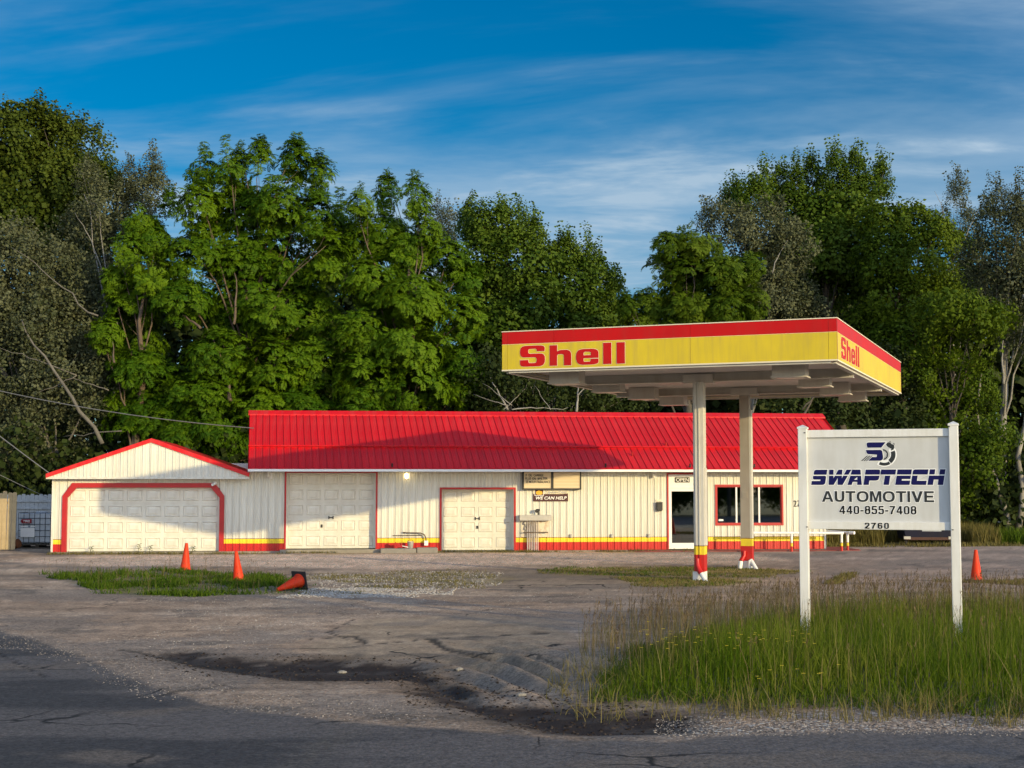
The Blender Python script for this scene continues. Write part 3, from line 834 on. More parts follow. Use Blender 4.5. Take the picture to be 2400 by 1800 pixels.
rc.poly([(RU0 - 0.02, RIDGE_V, RIDGE_Z + 0.07), (RU1 + 0.02, RIDGE_V, RIDGE_Z + 0.07), (RU1 + 0.02, RIDGE_V + 0.26, RIDGE_Z - 0.075), (RU0 - 0.02, RIDGE_V + 0.26, RIDGE_Z - 0.075)])
rc.poly([(RU0 - 0.02, RIDGE_V - 0.26, RIDGE_Z - 0.075), (RU1 + 0.02, RIDGE_V - 0.26, RIDGE_Z - 0.075), (RU1 + 0.02, RIDGE_V - 0.26, RIDGE_Z - 0.12), (RU0 - 0.02, RIDGE_V - 0.26, RIDGE_Z - 0.12)])
sheared(rc.build('ridge_cap', M_ROOF, roof).data)
et = MB(); et.box(RU0, RU1, EAVE_V - 0.02, EAVE_V + 0.03, EAVE_Z - 0.10, EAVE_Z - 0.024); et.box(RU0, RU1, EAVE_V + 0.03, 0.02, EAVE_Z - 0.098, EAVE_Z - 0.075)
et.build('eave_trim', M_WTRIM, BX)
# little pipe stubs along the eave
for (u, s) in ((-4.0, 0.10), (3.05, 0.12), (5.9, 0.10), (8.1, 0.1), (5.4, 1.7), (4.1, 0.95)):
    m = MB(); m.tube([(u, EAVE_V + sv * s, EAVE_Z + sz * s), (u, EAVE_V + sv * s - 0.02, EAVE_Z + sz * s + 0.12)], 0.03, 7)
    m.build('roof_vent', M_BLACK if s < 0.2 else M_TRIM, roof)


# garage doors
def raised_panel(w, h):
    m = MB()
    rings = [(0, -0.003), (0.022, -0.020), (0.044, 0.000), (0.110, -0.016)]
    P = []
    for ins, y in rings:
        P.append([(ins, y, ins), (w - ins, y, ins), (w - ins, y, h - ins), (ins, y, h - ins)])
    for a, b in zip(P[:-1], P[1:]):
        for i in range(4):
            j = (i + 1) % 4
            m.poly([a[i], a[j], b[j], b[i]])
    m.poly(P[-1])
    return m.mesh('door_panel', M_DOOR)


def garage_door(u0, u1, z0, z1, rec, rows_, cols_, label):
    m = MB()
    hh = (z1 - z0) / rows_
    for r in range(rows_):
        m.box(u0, u1, rec, rec + 0.05, z0 + r * hh + 0.006, z0 + (r + 1) * hh - 0.006)
        m.box(u0, u1, rec + 0.012, rec + 0.04, z0 + r * hh - 0.006, z0 + r * hh + 0.006)
    d = m.build('garage_door', M_DOOR, BX)
    if label: d['label'] = label
    cw = (u1 - u0 - 0.10) / cols_
    pm = raised_panel(cw - 0.10, hh - 0.16)
    for r in range(rows_):
        for c in range(cols_):
            link('door_panel', pm, d, (u0 + 0.05 + c * cw + 0.05, rec, z0 + r * hh + 0.08))
    return d


d1 = garage_door(-14.39, -9.54, 0.075, 2.13, 0.10, 4, 8, 'wide white garage door of eight panels across with clipped red corners')
d2 = garage_door(-7.44, -4.49, 0.13, 2.64, 0.25, 5, 5, 'tall white garage door of five panels across')
d3 = garage_door(-2.36, 0.08, 0.05, 2.08, 0.30, 4, 4, 'small white garage door of four panels across')


def handle(d, u, y, z, lock=None):
    m = MB(); m.box(u - 0.085, u - 0.05, y - 0.035, y, z - 0.05, z + 0.05); m.box(u + 0.05, u + 0.085, y - 0.035, y, z - 0.05, z + 0.05)
    m.box(u - 0.05, u + 0.05, y - 0.03, y - 0.012, z - 0.014, z + 0.014); m.build('handle', M_BLACK, d)
    if lock:
        m = MB(); m.box(lock[0] - 0.03, lock[0] + 0.03, y - 0.03, y, lock[1] - 0.05, lock[1] + 0.05); m.build('latch', M_BLACK, d)


handle(d2, -5.97, 0.25, 1.135, (-6.27, 0.86))
handle(d3, -1.13, 0.30, 1.09, (-1.13, 0.80))


def frame(u0, u1, z0, z1, w, y0, y1, m_, name='door_frame', bottom=False, clip=0):
    m = MB()
    if clip:
        pts_o = [(u0 - w, z0), (u0 - w, z1 - clip), (u0 - w + clip + 0.03, z1 + w), (u1 + w - clip - 0.03, z1 + w), (u1 + w, z1 - clip), (u1 + w, z0)]
        pts_i = [(u0, z0), (u0, z1 - clip - 0.06), (u0 + clip + 0.02, z1), (u1 - clip - 0.02, z1), (u1, z1 - clip - 0.06), (u1, z0)]
        for i in range(5):
            m.prism([pts_o[i], pts_i[i], pts_i[i + 1], pts_o[i + 1]], y0, y1)
    else:
        m.box(u0 - w, u0, y0, y1, z0, z1 + w); m.box(u1, u1 + w, y0, y1, z0, z1 + w); m.box(u0, u1, y0, y1, z1, z1 + w)
        if bottom: m.box(u0 - w, u1 + w, y0, y1, z0 - w, z0)
    return m.build(name, m_, BX)


frame(-14.37, -9.56, 0.05, 2.12, 0.15, -0.06, 0.10, M_TRIM, clip=0.27)
frame(-7.42, -4.51, 0.10, 2.60, 0.055, -0.045, 0.02, M_TRIM)
frame(-2.34, 0.06, 0.04, 2.06, 0.065, -0.045, 0.02, M_TRIM)
jm = MB()
for (u0, u1, z0, z1, d) in ((-7.42, -4.51, 0.05, 2.6, 0.26), (-2.34, 0.06, 0.04, 2.06, 0.31)):
    jm.box(u0 - 0.03, u0, 0.02, d, z0, z1); jm.box(u1, u1 + 0.03, 0.02, d, z0, z1); jm.box(u0, u1, 0.02, d, z1, z1 + 0.03)
jm.build('door_reveal', M_WTRIM, BX)

# glass entry door with a panel over it
frame(5.30, 6.36, 0.05, 2.56, 0.05, -0.04, 0.06, M_TRIM)
tp = MB(); tp.box(5.30, 6.36, -0.012, 0.03, 2.13, 2.56); tp.box(5.30, 6.36, -0.03, 0.03, 2.10, 2.13); tp.build('transom_panel', M_WTRIM, BX)
ed = MB()
ed.box(5.30, 5.41, 0.0, 0.05, 0.06, 2.10); ed.box(6.25, 6.36, 0.0, 0.05, 0.06, 2.10); ed.box(5.41, 6.25, 0.0, 0.05, 1.99, 2.10); ed.box(5.41, 6.25, 0.0, 0.05, 0.06, 0.26)
edo = ed.build('entry_door', M_WTRIM, BX, bevel=0.004)
m = MB(); m.box(5.41, 6.25, 0.02, 0.028, 0.26, 1.99); m.build('glass', M_GLASS, edo)
m = MB(); m.tube([(6.17, -0.01, 0.95), (6.17, -0.06, 0.97), (6.17, -0.06, 1.28), (6.17, -0.01, 1.30)], 0.014, 7); m.build('handle', M_STEEL, edo)

# shop window of three lights
frame(6.96, 9.21, 0.90, 2.16, 0.06, -0.045, 0.03, M_TRIM, 'window_frame', True)
win = MB()
win.box(6.96, 6.99, 0.0, 0.05, 0.90, 2.16); win.box(9.18, 9.21, 0.0, 0.05, 0.90, 2.16); win.box(6.99, 9.18, 0.0, 0.05, 0.90, 0.93); win.box(6.99, 9.18, 0.0, 0.05, 2.13, 2.16)
wino = win.build('window', M_TRIM, BX)
mw_ = MB(); mw_.box(7.62, 7.675, -0.005, 0.055, 0.93, 2.13)
mull = mw_.mesh('mullion', M_WTRIM); link('mullion', mull, wino); link('mullion', mull, wino, (0.79, 0, 0))
for a, b in ((6.99, 7.62), (7.675, 8.41), (8.465, 9.18)):
    m = MB(); m.box(a, b, 0.02, 0.028, 0.93, 2.13); m.build('pane', M_GLASS, wino)
m = MB(); m.box(7.03, 7.19, 0.012, 0.017, 0.99, 1.05); m.build('sticker', M_BANW, wino)

# wall lamps
for (u, z, lit) in ((-8.04, 2.5, 0), (-3.54, 2.5, 1), (4.74, 2.53, 0)):
    m = MB(); m.box(u - 0.01, u + 0.16, -0.03, 0.0, z - 0.10, z + 0.12); m.tube([(u + 0.03, -0.03, z + 0.09), (u + 0.03, -0.12, z + 0.09)], 0.04, 10)
    lamp = m.build('wall_lamp', M_WTRIM, BX, bevel=0.006)
    if lit: lamp['label'] = 'wall lamp lit with a warm bulb'
    g = MB(); g.lathe([(0.045, 0.05), (0.062, 0.02), (0.062, -0.05), (0.045, -0.10), (0.015, -0.125)], 12, mat=Matrix.Translation((u + 0.03, -0.13, z + 0.03)))
    g.build('bulb', M_BULB if lit else M_LENS, lamp, smooth=True)
# small outlet boxes on the yellow band
for u in (1.98, 3.36, 4.62):
    m = MB(); m.box(u - 0.045, u + 0.045, -0.07, 0.0, 0.45, 0.57); m.box(u - 0.035, u + 0.035, -0.09, -0.07, 0.46, 0.56); m.build('outlet_box', M_STEEL, BX, bevel=0.008)
# bent gas pipe low on the wall
m = MB(); m.tube([(-3.60, 0.0, 0.65), (-3.60, -0.10, 0.65), (-3.50, -0.12, 0.64), (-3.05, -0.12, 0.63), (-2.92, -0.12, 0.58), (-2.86, -0.12, 0.45), (-2.86, -0.12, 0.36)], 0.02, 8)
m.tube([(-3.95, -0.05, 0.545), (-3.0, -0.05, 0.55)], 0.014, 6)
gp = m.build('gas_pipe', M_BARKT, BX, smooth=True)
m = MB(); m.box(-2.92, -2.79, -0.17, -0.07, 0.22, 0.38); m.build('white_box', M_WTRIM, gp, bevel=0.008)
#SIGN_PART


# ------------------------------------------------------------------ lettering
def rounded(poly, seg=5):
    out = []
    n = len(poly)
    for i, p in enumerate(poly):
        if len(p) == 2 or p[2] <= 0:
            out.append((p[0], p[1])); continue
        a, b, c = Vector(poly[i - 1][:2]), Vector(p[:2]), Vector(poly[(i + 1) % n][:2])
        r = p[2]
        d1, d2 = (a - b), (c - b)
        s, e = b + d1.normalized() * min(r, d1.length * 0.499), b + d2.normalized() * min(r, d2.length * 0.499)
        for k in range(seg + 1):
            t = k / seg; q = s * (1 - t) ** 2 + b * (2 * t * (1 - t)) + e * t ** 2
            out.append((q.x, q.y))
    return out


ROTX = Matrix.Rotation(math.pi / 2, 4, 'X')


def curve_to_mesh(cu):
    ob = bpy.data.objects.new('tmp_curve', cu); COL.objects.link(ob)
    dg = bpy.context.evaluated_depsgraph_get()
    me = bpy.data.meshes.new_from_object(ob.evaluated_get(dg))
    bpy.data.objects.remove(ob); bpy.data.curves.remove(cu)
    return me


def glyph(name, polys, material, extrude=0.004, offset=0.0, xf=None):
    """flat lettering from outlines in x/z; front faces -y"""
    cu = bpy.data.curves.new(name, 'CURVE'); cu.dimensions = '2D'; cu.fill_mode = 'BOTH'; cu.extrude = extrude; cu.offset = offset
    for p in polys:
        p = rounded(p)
        if xf: p = [xf(*q) for q in p]
        s = cu.splines.new('POLY'); s.points.add(len(p) - 1); s.use_cyclic_u = True
        for i, q in enumerate(p): s.points[i].co = (q[0], q[1], 0, 1)
    me = curve_to_mesh(cu); me.name = name
    me.transform(ROTX); me.materials.clear(); me.materials.append(material)
    return me


def text_mesh(name, body, material, x0, x1, z0, z1, bold=0.0, extrude=0.003, shear=0.0, spacing=1.0, grow=0.0):
    cu = bpy.data.curves.new(name, 'FONT'); cu.body = body; cu.size = 1; cu.offset = bold; cu.extrude = 0.0; cu.shear = shear; cu.space_character = spacing
    cu.fill_mode = 'FRONT'
    me = curve_to_mesh(cu); me.name = name
    co = np.zeros(len(me.vertices) * 3, np.float32); me.vertices.foreach_get('co', co); co = co.reshape(-1, 3)
    lo, hi = co.min(0), co.max(0)
    X = x0 + (co[:, 0] - lo[0]) / (hi[0] - lo[0]) * (x1 - x0); Z = z0 + (co[:, 1] - lo[1]) / (hi[1] - lo[1]) * (z1 - z0)
    me.vertices.foreach_set('co', np.c_[X, np.full(len(X), -extrude), Z].astype(np.float32).ravel())
    me.materials.clear(); me.materials.append(material); me.update()
    # real thickness
    import bmesh
    bm = bmesh.new(); bm.from_mesh(me)
    bmesh.ops.recalc_face_normals(bm, faces=bm.faces)
    r = bmesh.ops.extrude_face_region(bm, geom=list(bm.faces))
    vs = [g for g in r['geom'] if isinstance(g, bmesh.types.BMVert)]
    bmesh.ops.translate(bm, vec=(0, extrude * 0.9, 0), verts=vs)
    bm.to_mesh(me); bm.free()
    return me


def bpos(u, v, z):
    c, s = math.cos(TH), math.sin(TH)
    return (u * c - v * s, 47.4 + u * s + v * c, z)


FONT = {
    'A': (.98, [[(0, 0), (.36, 1), (.62, 1), (.98, 0), (.75, 0), (.68, .22), (.30, .22), (.23, 0)], [(.365, .40), (.615, .40), (.49, .78)]]),
    'U': (.82, [[(0, 1), (0, 0, .38), (.82, 0, .38), (.82, 1), (.60, 1), (.60, .18, .2), (.22, .18, .2), (.22, 1)]]),
    'T': (.82, [[(0, 1), (.82, 1), (.82, .82), (.52, .82), (.52, 0), (.30, 0), (.30, .82), (0, .82)]]),
    'O': (1.0, [[(0, 0, .49), (1, 0, .49), (1, 1, .49), (0, 1, .49)], [(.22, .18, .27), (.78, .18, .27), (.78, .82, .27), (.22, .82, .27)]]),
    'M': (.96, [[(0, 0), (0, 1), (.28, 1), (.48, .33), (.68, 1), (.96, 1), (.96, 0), (.75, 0), (.75, .72), (.56, 0), (.40, 0), (.21, .72), (.21, 0)]]),
    'I': (.22, [[(0, 0), (.22, 0), (.22, 1), (0, 1)]]),
    'V': (.94, [[(0, 1), (.25, 1), (.47, .30), (.69, 1), (.94, 1), (.60, 0), (.34, 0)]]),
    'E': (.80, [[(0, 0), (0, 1), (.78, 1), (.78, .82), (.22, .82), (.22, .60), (.72, .60), (.72, .42), (.22, .42), (.22, .18), (.80, .18), (.80, 0)]]),
    '0': (.60, [[(0, 0, .29), (.6, 0, .29), (.6, 1, .29), (0, 1, .29)], [(.19, .15, .10), (.41, .15, .10), (.41, .85, .10), (.19, .85, .10)]]),
    '2': (.60, [[(0, 0), (.60, 0), (.60, .17), (.27, .17), (.60, .55, .15), (.60, 1, .28), (0, 1, .28), (0, .68), (.19, .68), (.19, .85, .09), (.41, .85, .09), (.41, .64, .1), (0, .20)]]),
    '4': (.65, [[(.36, 0), (.36, .20), (0, .20), (0, .36), (.34, 1), (.55, 1), (.55, .37), (.65, .37), (.65, .20), (.55, .20), (.55, 0)], [(.17, .37), (.36, .37), (.36, .72)]]),
    '5': (.60, [[(.06, 1), (.56, 1), (.56, .83), (.21, .83), (.20, .67), (.60, .69, .26), (.60, 0, .28), (0, 0, .24), (0, .28), (.19, .28), (.20, .15, .09), (.41, .15, .12), (.41, .52, .12), (.20, .52, .08), (.02, .46)]]),
    '6': (.60, [[(.58, .73), (.58, 1, .26), (0, 1, .29), (0, 0, .28), (.6, 0, .28), (.6, .63, .22), (.2, .63, .05), (.2, .85, .09), (.40, .85, .08), (.40, .73)], [(.2, .15, .09), (.41, .15, .09), (.41, .48, .09), (.2, .48, .09)]]),
    '7': (.60, [[(0, 1), (.60, 1), (.60, .86), (.36, .40, .1), (.28, 0), (.08, 0), (.17, .42, .1), (.38, .83), (0, .83)]]),
    '8': (.60, [[(0, 0, .27), (.6, 0, .27), (.6, .54, .16), (.54, .56), (.58, .60), (.58, 1, .25), (.02, 1, .25), (.02, .60), (.06, .56), (0, .54, .16)], [(.19, .15, .09), (.41, .15, .09), (.41, .45, .09), (.19, .45, .09)], [(.20, .61, .08), (.40, .61, .08), (.40, .86, .08), (.20, .86, .08)]]),
    '-': (.34, [[(0, .32), (.34, .32), (.34, .50), (0, .50)]]),
}


def bold_word(word, x0, x1, z0, z1, y, material, parent, outline=None, gap=0.12, thick=0.0012):
    tot = sum(FONT[c][0] for c in word) + gap * (len(word) - 1); k = (x1 - x0) / tot; x = x0
    for c in word:
        xf = (lambda a, b, x=x: (x + a * k, z0 + b * (z1 - z0)))
        link('letter', glyph('letter', FONT[c][1], material, thick, 0.0, xf), parent, (0, y - 0.0015, 0))
        if outline: link('letter_outline', glyph('letter_outline', FONT[c][1], M_OUTL, 0.0006, outline, xf), parent, (0, y, 0))
        x += (FONT[c][0] + gap) * k


# house number on the wall
link('house_number', text_mesh('house_number', '2760', M_INK, 9.62, 10.16, 1.47, 1.68, 0.0), BX, (0, -0.03, 0))

# changeable letter board under the eave
lb = thing('letter_board', 'black framed letter board of two panes under the roof edge', 'sign board', bpos(0.33, 0, 2.05), TH)
m = MB(); m.box(0, 1.97, -0.22, -0.028, 0, 0.045); m.box(0, 1.97, -0.22, -0.028, 0.585, 0.62)
for x0, x1 in ((0, 0.045), (0.955, 1.035), (1.925, 1.97)): m.box(x0, x1, -0.22, -0.028, 0.045, 0.585)
m.box(0, 1.97, -0.06, -0.028, 0.045, 0.585)
m.build('frame', M_BLACK, lb)
for x0, x1 in ((0.045, 0.955), (1.035, 1.925)):
    m = MB(); m.box(x0, x1, -0.20, -0.07, 0.045, 0.585)
    f = m.build('letter_face', M_MARQ, lb)
    m = MB()
    for i in range(5): m.box(x0 + 0.03, x1 - 0.03, -0.206, -0.201, 0.10 + i * 0.105, 0.108 + i * 0.105)
    m.build('letter_track', M_CEDGE, f)
for body, x0, x1, z0 in (('17  OIL  CHANGE', 0.08, 0.70, 0.435), ('PLUS OIL &FILTER', 0.085, 0.84, 0.325), ('25 MOUNT&BALANCE', 0.11, 0.93, 0.215)):
    link('lettering', text_mesh('lettering', body, M_LETB, x0, x1, z0, z0 + 0.085, 0.012), lb, (0, -0.206, 0))

# banner sign
bn = thing('banner_sign', 'small maroon and white repair banner with yellow picture below the letter board', 'sign', bpos(0.7, 0, 1.66), TH)
m = MB(); m.box(0, 1.20, -0.040, -0.030, 0, 0.41); m.build('panel', M_CEDGE, bn)
m = MB(); m.prism([(0.0, 0.0), (1.18, 0.0), (1.18, 0.265), (0.98, 0.245), (0.0, 0.245)], -0.044, -0.0405); m.build('maroon_field', M_BANN, bn)
m = MB(); m.box(0.05, 0.36, -0.049, -0.0445, 0.19, 0.40); m.build('picture_border', M_BANW, bn)
m = MB(); m.box(0.068, 0.342, -0.052, -0.0495, 0.208, 0.384); m.build('picture_field', M_BANN, bn)
link('engine_picture', glyph('engine_picture', [[(0.09, 0.28), (0.11, 0.33), (0.16, 0.345), (0.20, 0.375, 0.01), (0.24, 0.345), (0.30, 0.335, 0.02), (0.325, 0.26, 0.02), (0.27, 0.222), (0.15, 0.222), (0.10, 0.25)]], M_BANY, 0.001), bn, (0, -0.0545, 0))
link('lettering', text_mesh('lettering', 'Light-On?', M_BANW, 0.40, 1.14, 0.245, 0.355, 0.02, shear=0.25), bn, (0, -0.045, 0))
link('lettering', text_mesh('lettering', 'Light-On?', M_BANN, 0.405, 1.15, 0.24, 0.350, 0.03, extrude=0.001, shear=0.25), bn, (0, -0.0435, 0))
link('lettering', text_mesh('lettering', 'WE CAN HELP', M_BANW, 0.09, 1.13, 0.055, 0.165, 0.03, shear=0.25), bn, (0, -0.0445, 0))

# electrical trough with its conduits
ct = thing('conduit_rack', 'grey metal trough with a row of pipes down the wall to the ground', 'electrical rack', bpos(0.2, 0, 0), TH)
m = MB(); m.box(0.02, 1.08, -0.34, -0.05, 1.03, 1.21); m.build('trough', M_STEEL, ct, bevel=0.006)
m = MB(); m.box(0.10, 1.02, -0.045, -0.03, 0.48, 1.03); m.build('back_board', mat('rusty_white_board', (0.66, 0.60, 0.48), 0.6, dirt=(0.35, 0.17, 0.08), dscale=(9, 9, 5), damt=0.9), ct)
for i in range(7):
    x = 0.30 + i * 0.058
    m = MB(); jx = 0.012 * math.sin(i * 2.1)
    m.tube([(x + jx, -0.17, 1.03), (x, -0.15, 0.86), (x, -0.14, 0.70), (x, -0.14, 0.03)], 0.020, 7); m.build('conduit', M_GALV, ct, smooth=True)
m = MB(); m.box(0.16, 0.98, -0.175, -0.155, 0.62, 0.655); m.box(0.20, 0.24, -0.155, -0.03, 0.62, 0.655); m.box(0.90, 0.94, -0.155, -0.03, 0.62, 0.655); m.build('strap', M_BARKT, ct)
m = MB(); m.tube([(0.24, -0.07, 0.94), (0.24, -0.14, 0.94)], 0.05, 10); m.tube([(0.23, -0.06, 0.84), (0.23, -0.10, 0.72)], 0.035, 8); m.build('meter_hub', M_STEEL, ct, smooth=True)
m = MB(); m.tube([(0.66, -0.16, 1.21), (0.66, -0.16, 1.32), (0.645, -0.17, 1.36)], 0.028, 8); m.tube([(0.70, -0.17, 1.38), (0.62, -0.20, 1.36), (0.57, -0.22, 1.32)], [0.03, 0.06, 0.05], 9); m.build('weatherhead', M_BLACK, ct, smooth=True)

mbx = thing('mailbox', 'small black wall mailbox left of the glass door', 'mailbox', bpos(4.88, 0, 1.33), TH)
m = MB(); m.prism([(0, 0.04), (0.03, 0), (0.16, 0), (0.19, 0.04), (0.19, 0.27), (0, 0.27)], -0.15, -0.027); m.build('body', M_BLACK, mbx, bevel=0.008)
m = MB(); m.box(-0.005, 0.195, -0.165, -0.027, 0.272, 0.30); m.build('lid', M_BLACK, mbx, bevel=0.006)
m = MB(); m.box(0.0, 0.17, -0.034, -0.027, 0.33, 0.39); m.build('name_plate', M_CEDGE, mbx)

op = thing('open_sign', 'black open sign in white letters over the glass door', 'sign', bpos(5.53, 0, 2.29), TH)
m = MB(); m.box(0, 0.50, -0.035, -0.013, 0, 0.175); m.build('board', M_BLACKP, op, bevel=0.004)
link('lettering', text_mesh('lettering', 'OPEN', M_BANW, 0.03, 0.47, 0.025, 0.15, 0.0), op, (0, -0.036, 0))

sc_ = thing('security_camera', 'little white security camera on the red corner of the wide garage door', 'camera', bpos(-9.72, -0.07, 2.26), TH)
m = MB(); m.box(-0.03, 0.03, -0.03, 0.0, -0.03, 0.05); m.build('bracket', M_WTRIM, sc_)
m = MB(); m.tube([(0.03, -0.03, 0.0), (-0.06, -0.17, -0.05)], 0.045, 10); m.build('body', M_WTRIM, sc_, smooth=True)

# steps, bucket and jack below the gas pipe
for (u0, u1, zt, lab) in ((-4.36, -3.20, 0.145, 'grey concrete block lying along the wall beside the tall garage door'), (-3.18, -2.50, 0.165, 'brown stained concrete block beside the red door frame, under the gas pipe')):
    st = MB(); st.box(u0, u1, -0.62, -0.115, -0.1, zt)
    o = st.build('concrete_block', M_CONC2, None, bevel=0.03); o.location = bpos(0, 0, 0); o.rotation_euler = (0, 0, TH)
    tag(o, lab, 'step', 'concrete blocks along the wall')
bk = thing('metal_bucket', 'grey metal bucket on the concrete block by the gas pipe', 'bucket', bpos(-3.38, -0.38, 0.145), TH)
m = MB(); m.lathe([(0.075, 0), (0.082, 0.01), (0.105, 0.20), (0.112, 0.205), (0.112, 0.22), (0.10, 0.22), (0.095, 0.18)], 16); m.build('body', M_STEEL, bk, smooth=True)
m = MB(); m.tube([(-0.108, 0, 0.2), (-0.08, 0, 0.25), (0, 0, 0.275), (0.08, 0, 0.25), (0.108, 0, 0.2)], 0.007, 6); m.build('bail', M_BLACK, bk)
jk = thing('floor_jack', 'red floor jack with long handle lying beside the bucket', 'jack', bpos(-3.75, -0.40, 0.145), TH)
m = MB(); m.box(-0.14, -0.10, -0.05, 0.05, 0, 0.20); m.box(0.06, 0.10, -0.05, 0.05, 0.02, 0.17); m.box(-0.10, 0.06, -0.045, -0.02, 0.03, 0.10); m.box(-0.10, 0.06, 0.02, 0.045, 0.03, 0.10); m.prism([(-0.10, 0.10), (0.06, 0.10), (0.02, 0.17), (-0.06, 0.18)], -0.02, 0.02); m.build('frame', M_TRIM, jk, bevel=0.005)
m = MB(); m.tube([(0.09, 0, 0.08), (0.30, -0.02, 0.03)], 0.014, 7); m.build('handle', M_WTRIM, jk)

# red edged porch slab and the pipe rail
ps = MB()
ps.prism([(3.95, -0.06), (11.7, -0.06), (11.7, 0.026), (4.4, 0.026), (3.95, -0.01)], -0.80, -0.12)
ps.box(10.80, 11.9, -0.12, 1.9, -0.06, 0.024)
o = ps.build('porch_slab', M_REDC, None, bevel=0.02); o.location = bpos(0, 0, 0); o.rotation_euler = (0, 0, TH)
tag(o, 'low porch slab with red painted edge along the office wall', 'step')
rl = thing('pipe_railing', 'white pipe railing with yellow and red banded posts at the shop corner', 'railing', bpos(0, 0, 0), TH)
m = MB(); m.tube([(7.52, -0.92, 0.62), (11.05, -0.92, 0.60)], 0.045, 12); m.build('rail', M_WTRIM, rl, smooth=True)
m = MB(); m.tube([(11.28, -0.85, 0.61), (11.40, -1.0, 0.61)], 0.055, 12); m.tube([(10.4, 1.2, 0.66), (11.34, -0.92, 0.61)], 0.04, 10); m.build('rail', M_WTRIM, rl, smooth=True)
for (u, v, zt) in ((7.56, -0.92, 0.62), (9.26, -0.92, 0.60), (10.98, -0.92, 0.60), (10.92, 0.6, 0.60), (11.26, -0.72, 0.58)):
    m = MB(); m.lathe([(0.042, -0.05), (0.042, 0.17), (0.042, 0.171), (0.042, 0.27), (0.042, 0.271), (0.042, 0.285), (0.042, 0.286), (0.042, zt)], 12, mis=[0, 0, 1, 1, 2, 2, 3], mat=Matrix.Translation((u, v, 0)))
    m.build('post', [M_SRED, M_SYEL, M_LINE, M_WTRIM], rl, smooth=True)

# ------------------------------------------------------------------ the fuel canopy
CA = math.radians(21.6)
cp = thing('fuel_canopy', 'red and yellow flat filling station canopy on two cream columns', 'canopy', (5.339, 35.713, 0), -CA)
HX, HY, ZT, ZB, ZR = 3.705, 5.753, 5.64, 4.745, 5.34
# four fascia boards, mitred by butting; red band proud of nothing, split by height
def fascia(name, length, rotz, loc, joints):
    m = MB()
    segs = [-length / 2] + joints + [length / 2]
    for a, b in zip(segs[:-1], segs[1:]):
        m.box(a + 0.003, b - 0.003, 0, 0.06, ZR + 0.006, ZT - 0.02, 0)
        m.box(a + 0.003, b - 0.003, 0, 0.06, ZB + 0.03, ZR - 0.002, 1)
    m.box(-length / 2, length / 2, 0.012, 0.055, ZB + 0.03, ZT - 0.02, 3)
    m.box(-length / 2, length / 2, 0.004, 0.06, ZR - 0.002, ZR + 0.006, 2)
    m.box(-length / 2 - 0.01, length / 2 + 0.01, -0.014, 0.10, ZT - 0.02, ZT, 2)
    m.box(-length / 2 - 0.005, length / 2 + 0.005, -0.006, 0.12, ZB, ZB + 0.03, 2)
    o = m.build(name, [M_CRED, M_CYEL, M_CEDGE, M_LINE], cp)
    o.location = loc; o.rotation_euler = (0, 0, rotz)
    return o


f_front = fascia('fascia', 2 * HX, 0, (0, -HY, 0), [-3.57, -2.47, 0.62, 3.53])
f_side = fascia('fascia', 2 * HY - 0.13, math.pi / 2, (HX, 0, 0), [-3.0, 0.6, 3.6])
f_side2 = fascia('fascia', 2 * HY - 0.13, -math.pi / 2, (-HX, 0, 0), [-3.0, 0.6, 3.6])
f_back = fascia('fascia', 2 * HX, math.pi, (0, HY, 0), [-2.0, 1.5])
dk = MB()
dk.box(-HX + 0.07, HX - 0.07, -HY + 0.07, HY - 0.07, 5.10, 5.14, 0)     # roof sheet
deck = dk.build('roof_deck', M_SOFF, cp)
y = -HY + 0.08
sfm = MB(); wS = 0.30                                                   # ribbed soffit sheets, ribs running across
L_ = 2 * HX - 0.18
for (a, za, b, zb_) in ((0, 0.05, 0.11, 0.05), (0.11, 0.05, 0.135, 0.0), (0.135, 0.0, 0.265, 0.0), (0.265, 0.0, 0.29, 0.05), (0.29, 0.05, 0.30, 0.05)):
    sfm.poly([(-L_ / 2, b, zb_), (L_ / 2, b, zb_), (L_ / 2, a, za), (-L_ / 2, a, za)])
sme = sfm.mesh('soffit_panel', M_SOFF)
while y < HY - 0.10 - wS:
    link('soffit_panel', sme, deck, (0, y, 4.83)); y += wS
bmz0, bmz1 = 4.62, 4.826
for yb in (-2.554, 2.428):
    m = MB(); m.box(-HX + 0.13, HX - 0.13, yb - 0.09, yb + 0.09, bmz1 - 0.02, bmz1); m.box(-HX + 0.13, HX - 0.13, yb - 0.012, yb + 0.012, bmz0 + 0.02, bmz1 - 0.02); m.box(-HX + 0.13, HX - 0.13, yb - 0.09, yb + 0.09, bmz0, bmz0 + 0.02)
    m.box(-0.36, 0.36, yb - 0.13, yb + 0.13, bmz0 - 0.03, bmz1 - 0.03)
    m.build('beam', M_CSTEEL, cp)
for xs in (-1, 1):                                                      # inner channels round the edge
    m = MB(); m.box(xs * (HX - 0.075) - 0.02, xs * (HX - 0.075) + 0.02, -HY + 0.14, HY - 0.14, 4.70, 4.82); m.box(xs * (HX - 0.14) - 0.045, xs * (HX - 0.14) + 0.045, -HY + 0.14, HY - 0.14, 4.70, 4.715); m.build('edge_channel', M_CSTEEL, cp)
for ys in (-1, 1):
    m = MB(); m.box(-HX + 0.14, HX - 0.14, ys * (HY - 0.075) - 0.02, ys * (HY - 0.075) + 0.02, 4.70, 4.82); m.build('edge_channel', M_CSTEEL, cp)
lbx = MB(); lbx.box(-0.36, 0.36, -0.22, 0.22, 0, 0.28, 0); lbx.box(-0.39, 0.39, -0.25, 0.25, -0.03, 0.0, 0); lbx.box(-0.30, 0.30, -0.17, 0.17, -0.034, -0.03, 1)
lme = lbx.mesh('canopy_light', [M_CSTEEL, M_LENS])
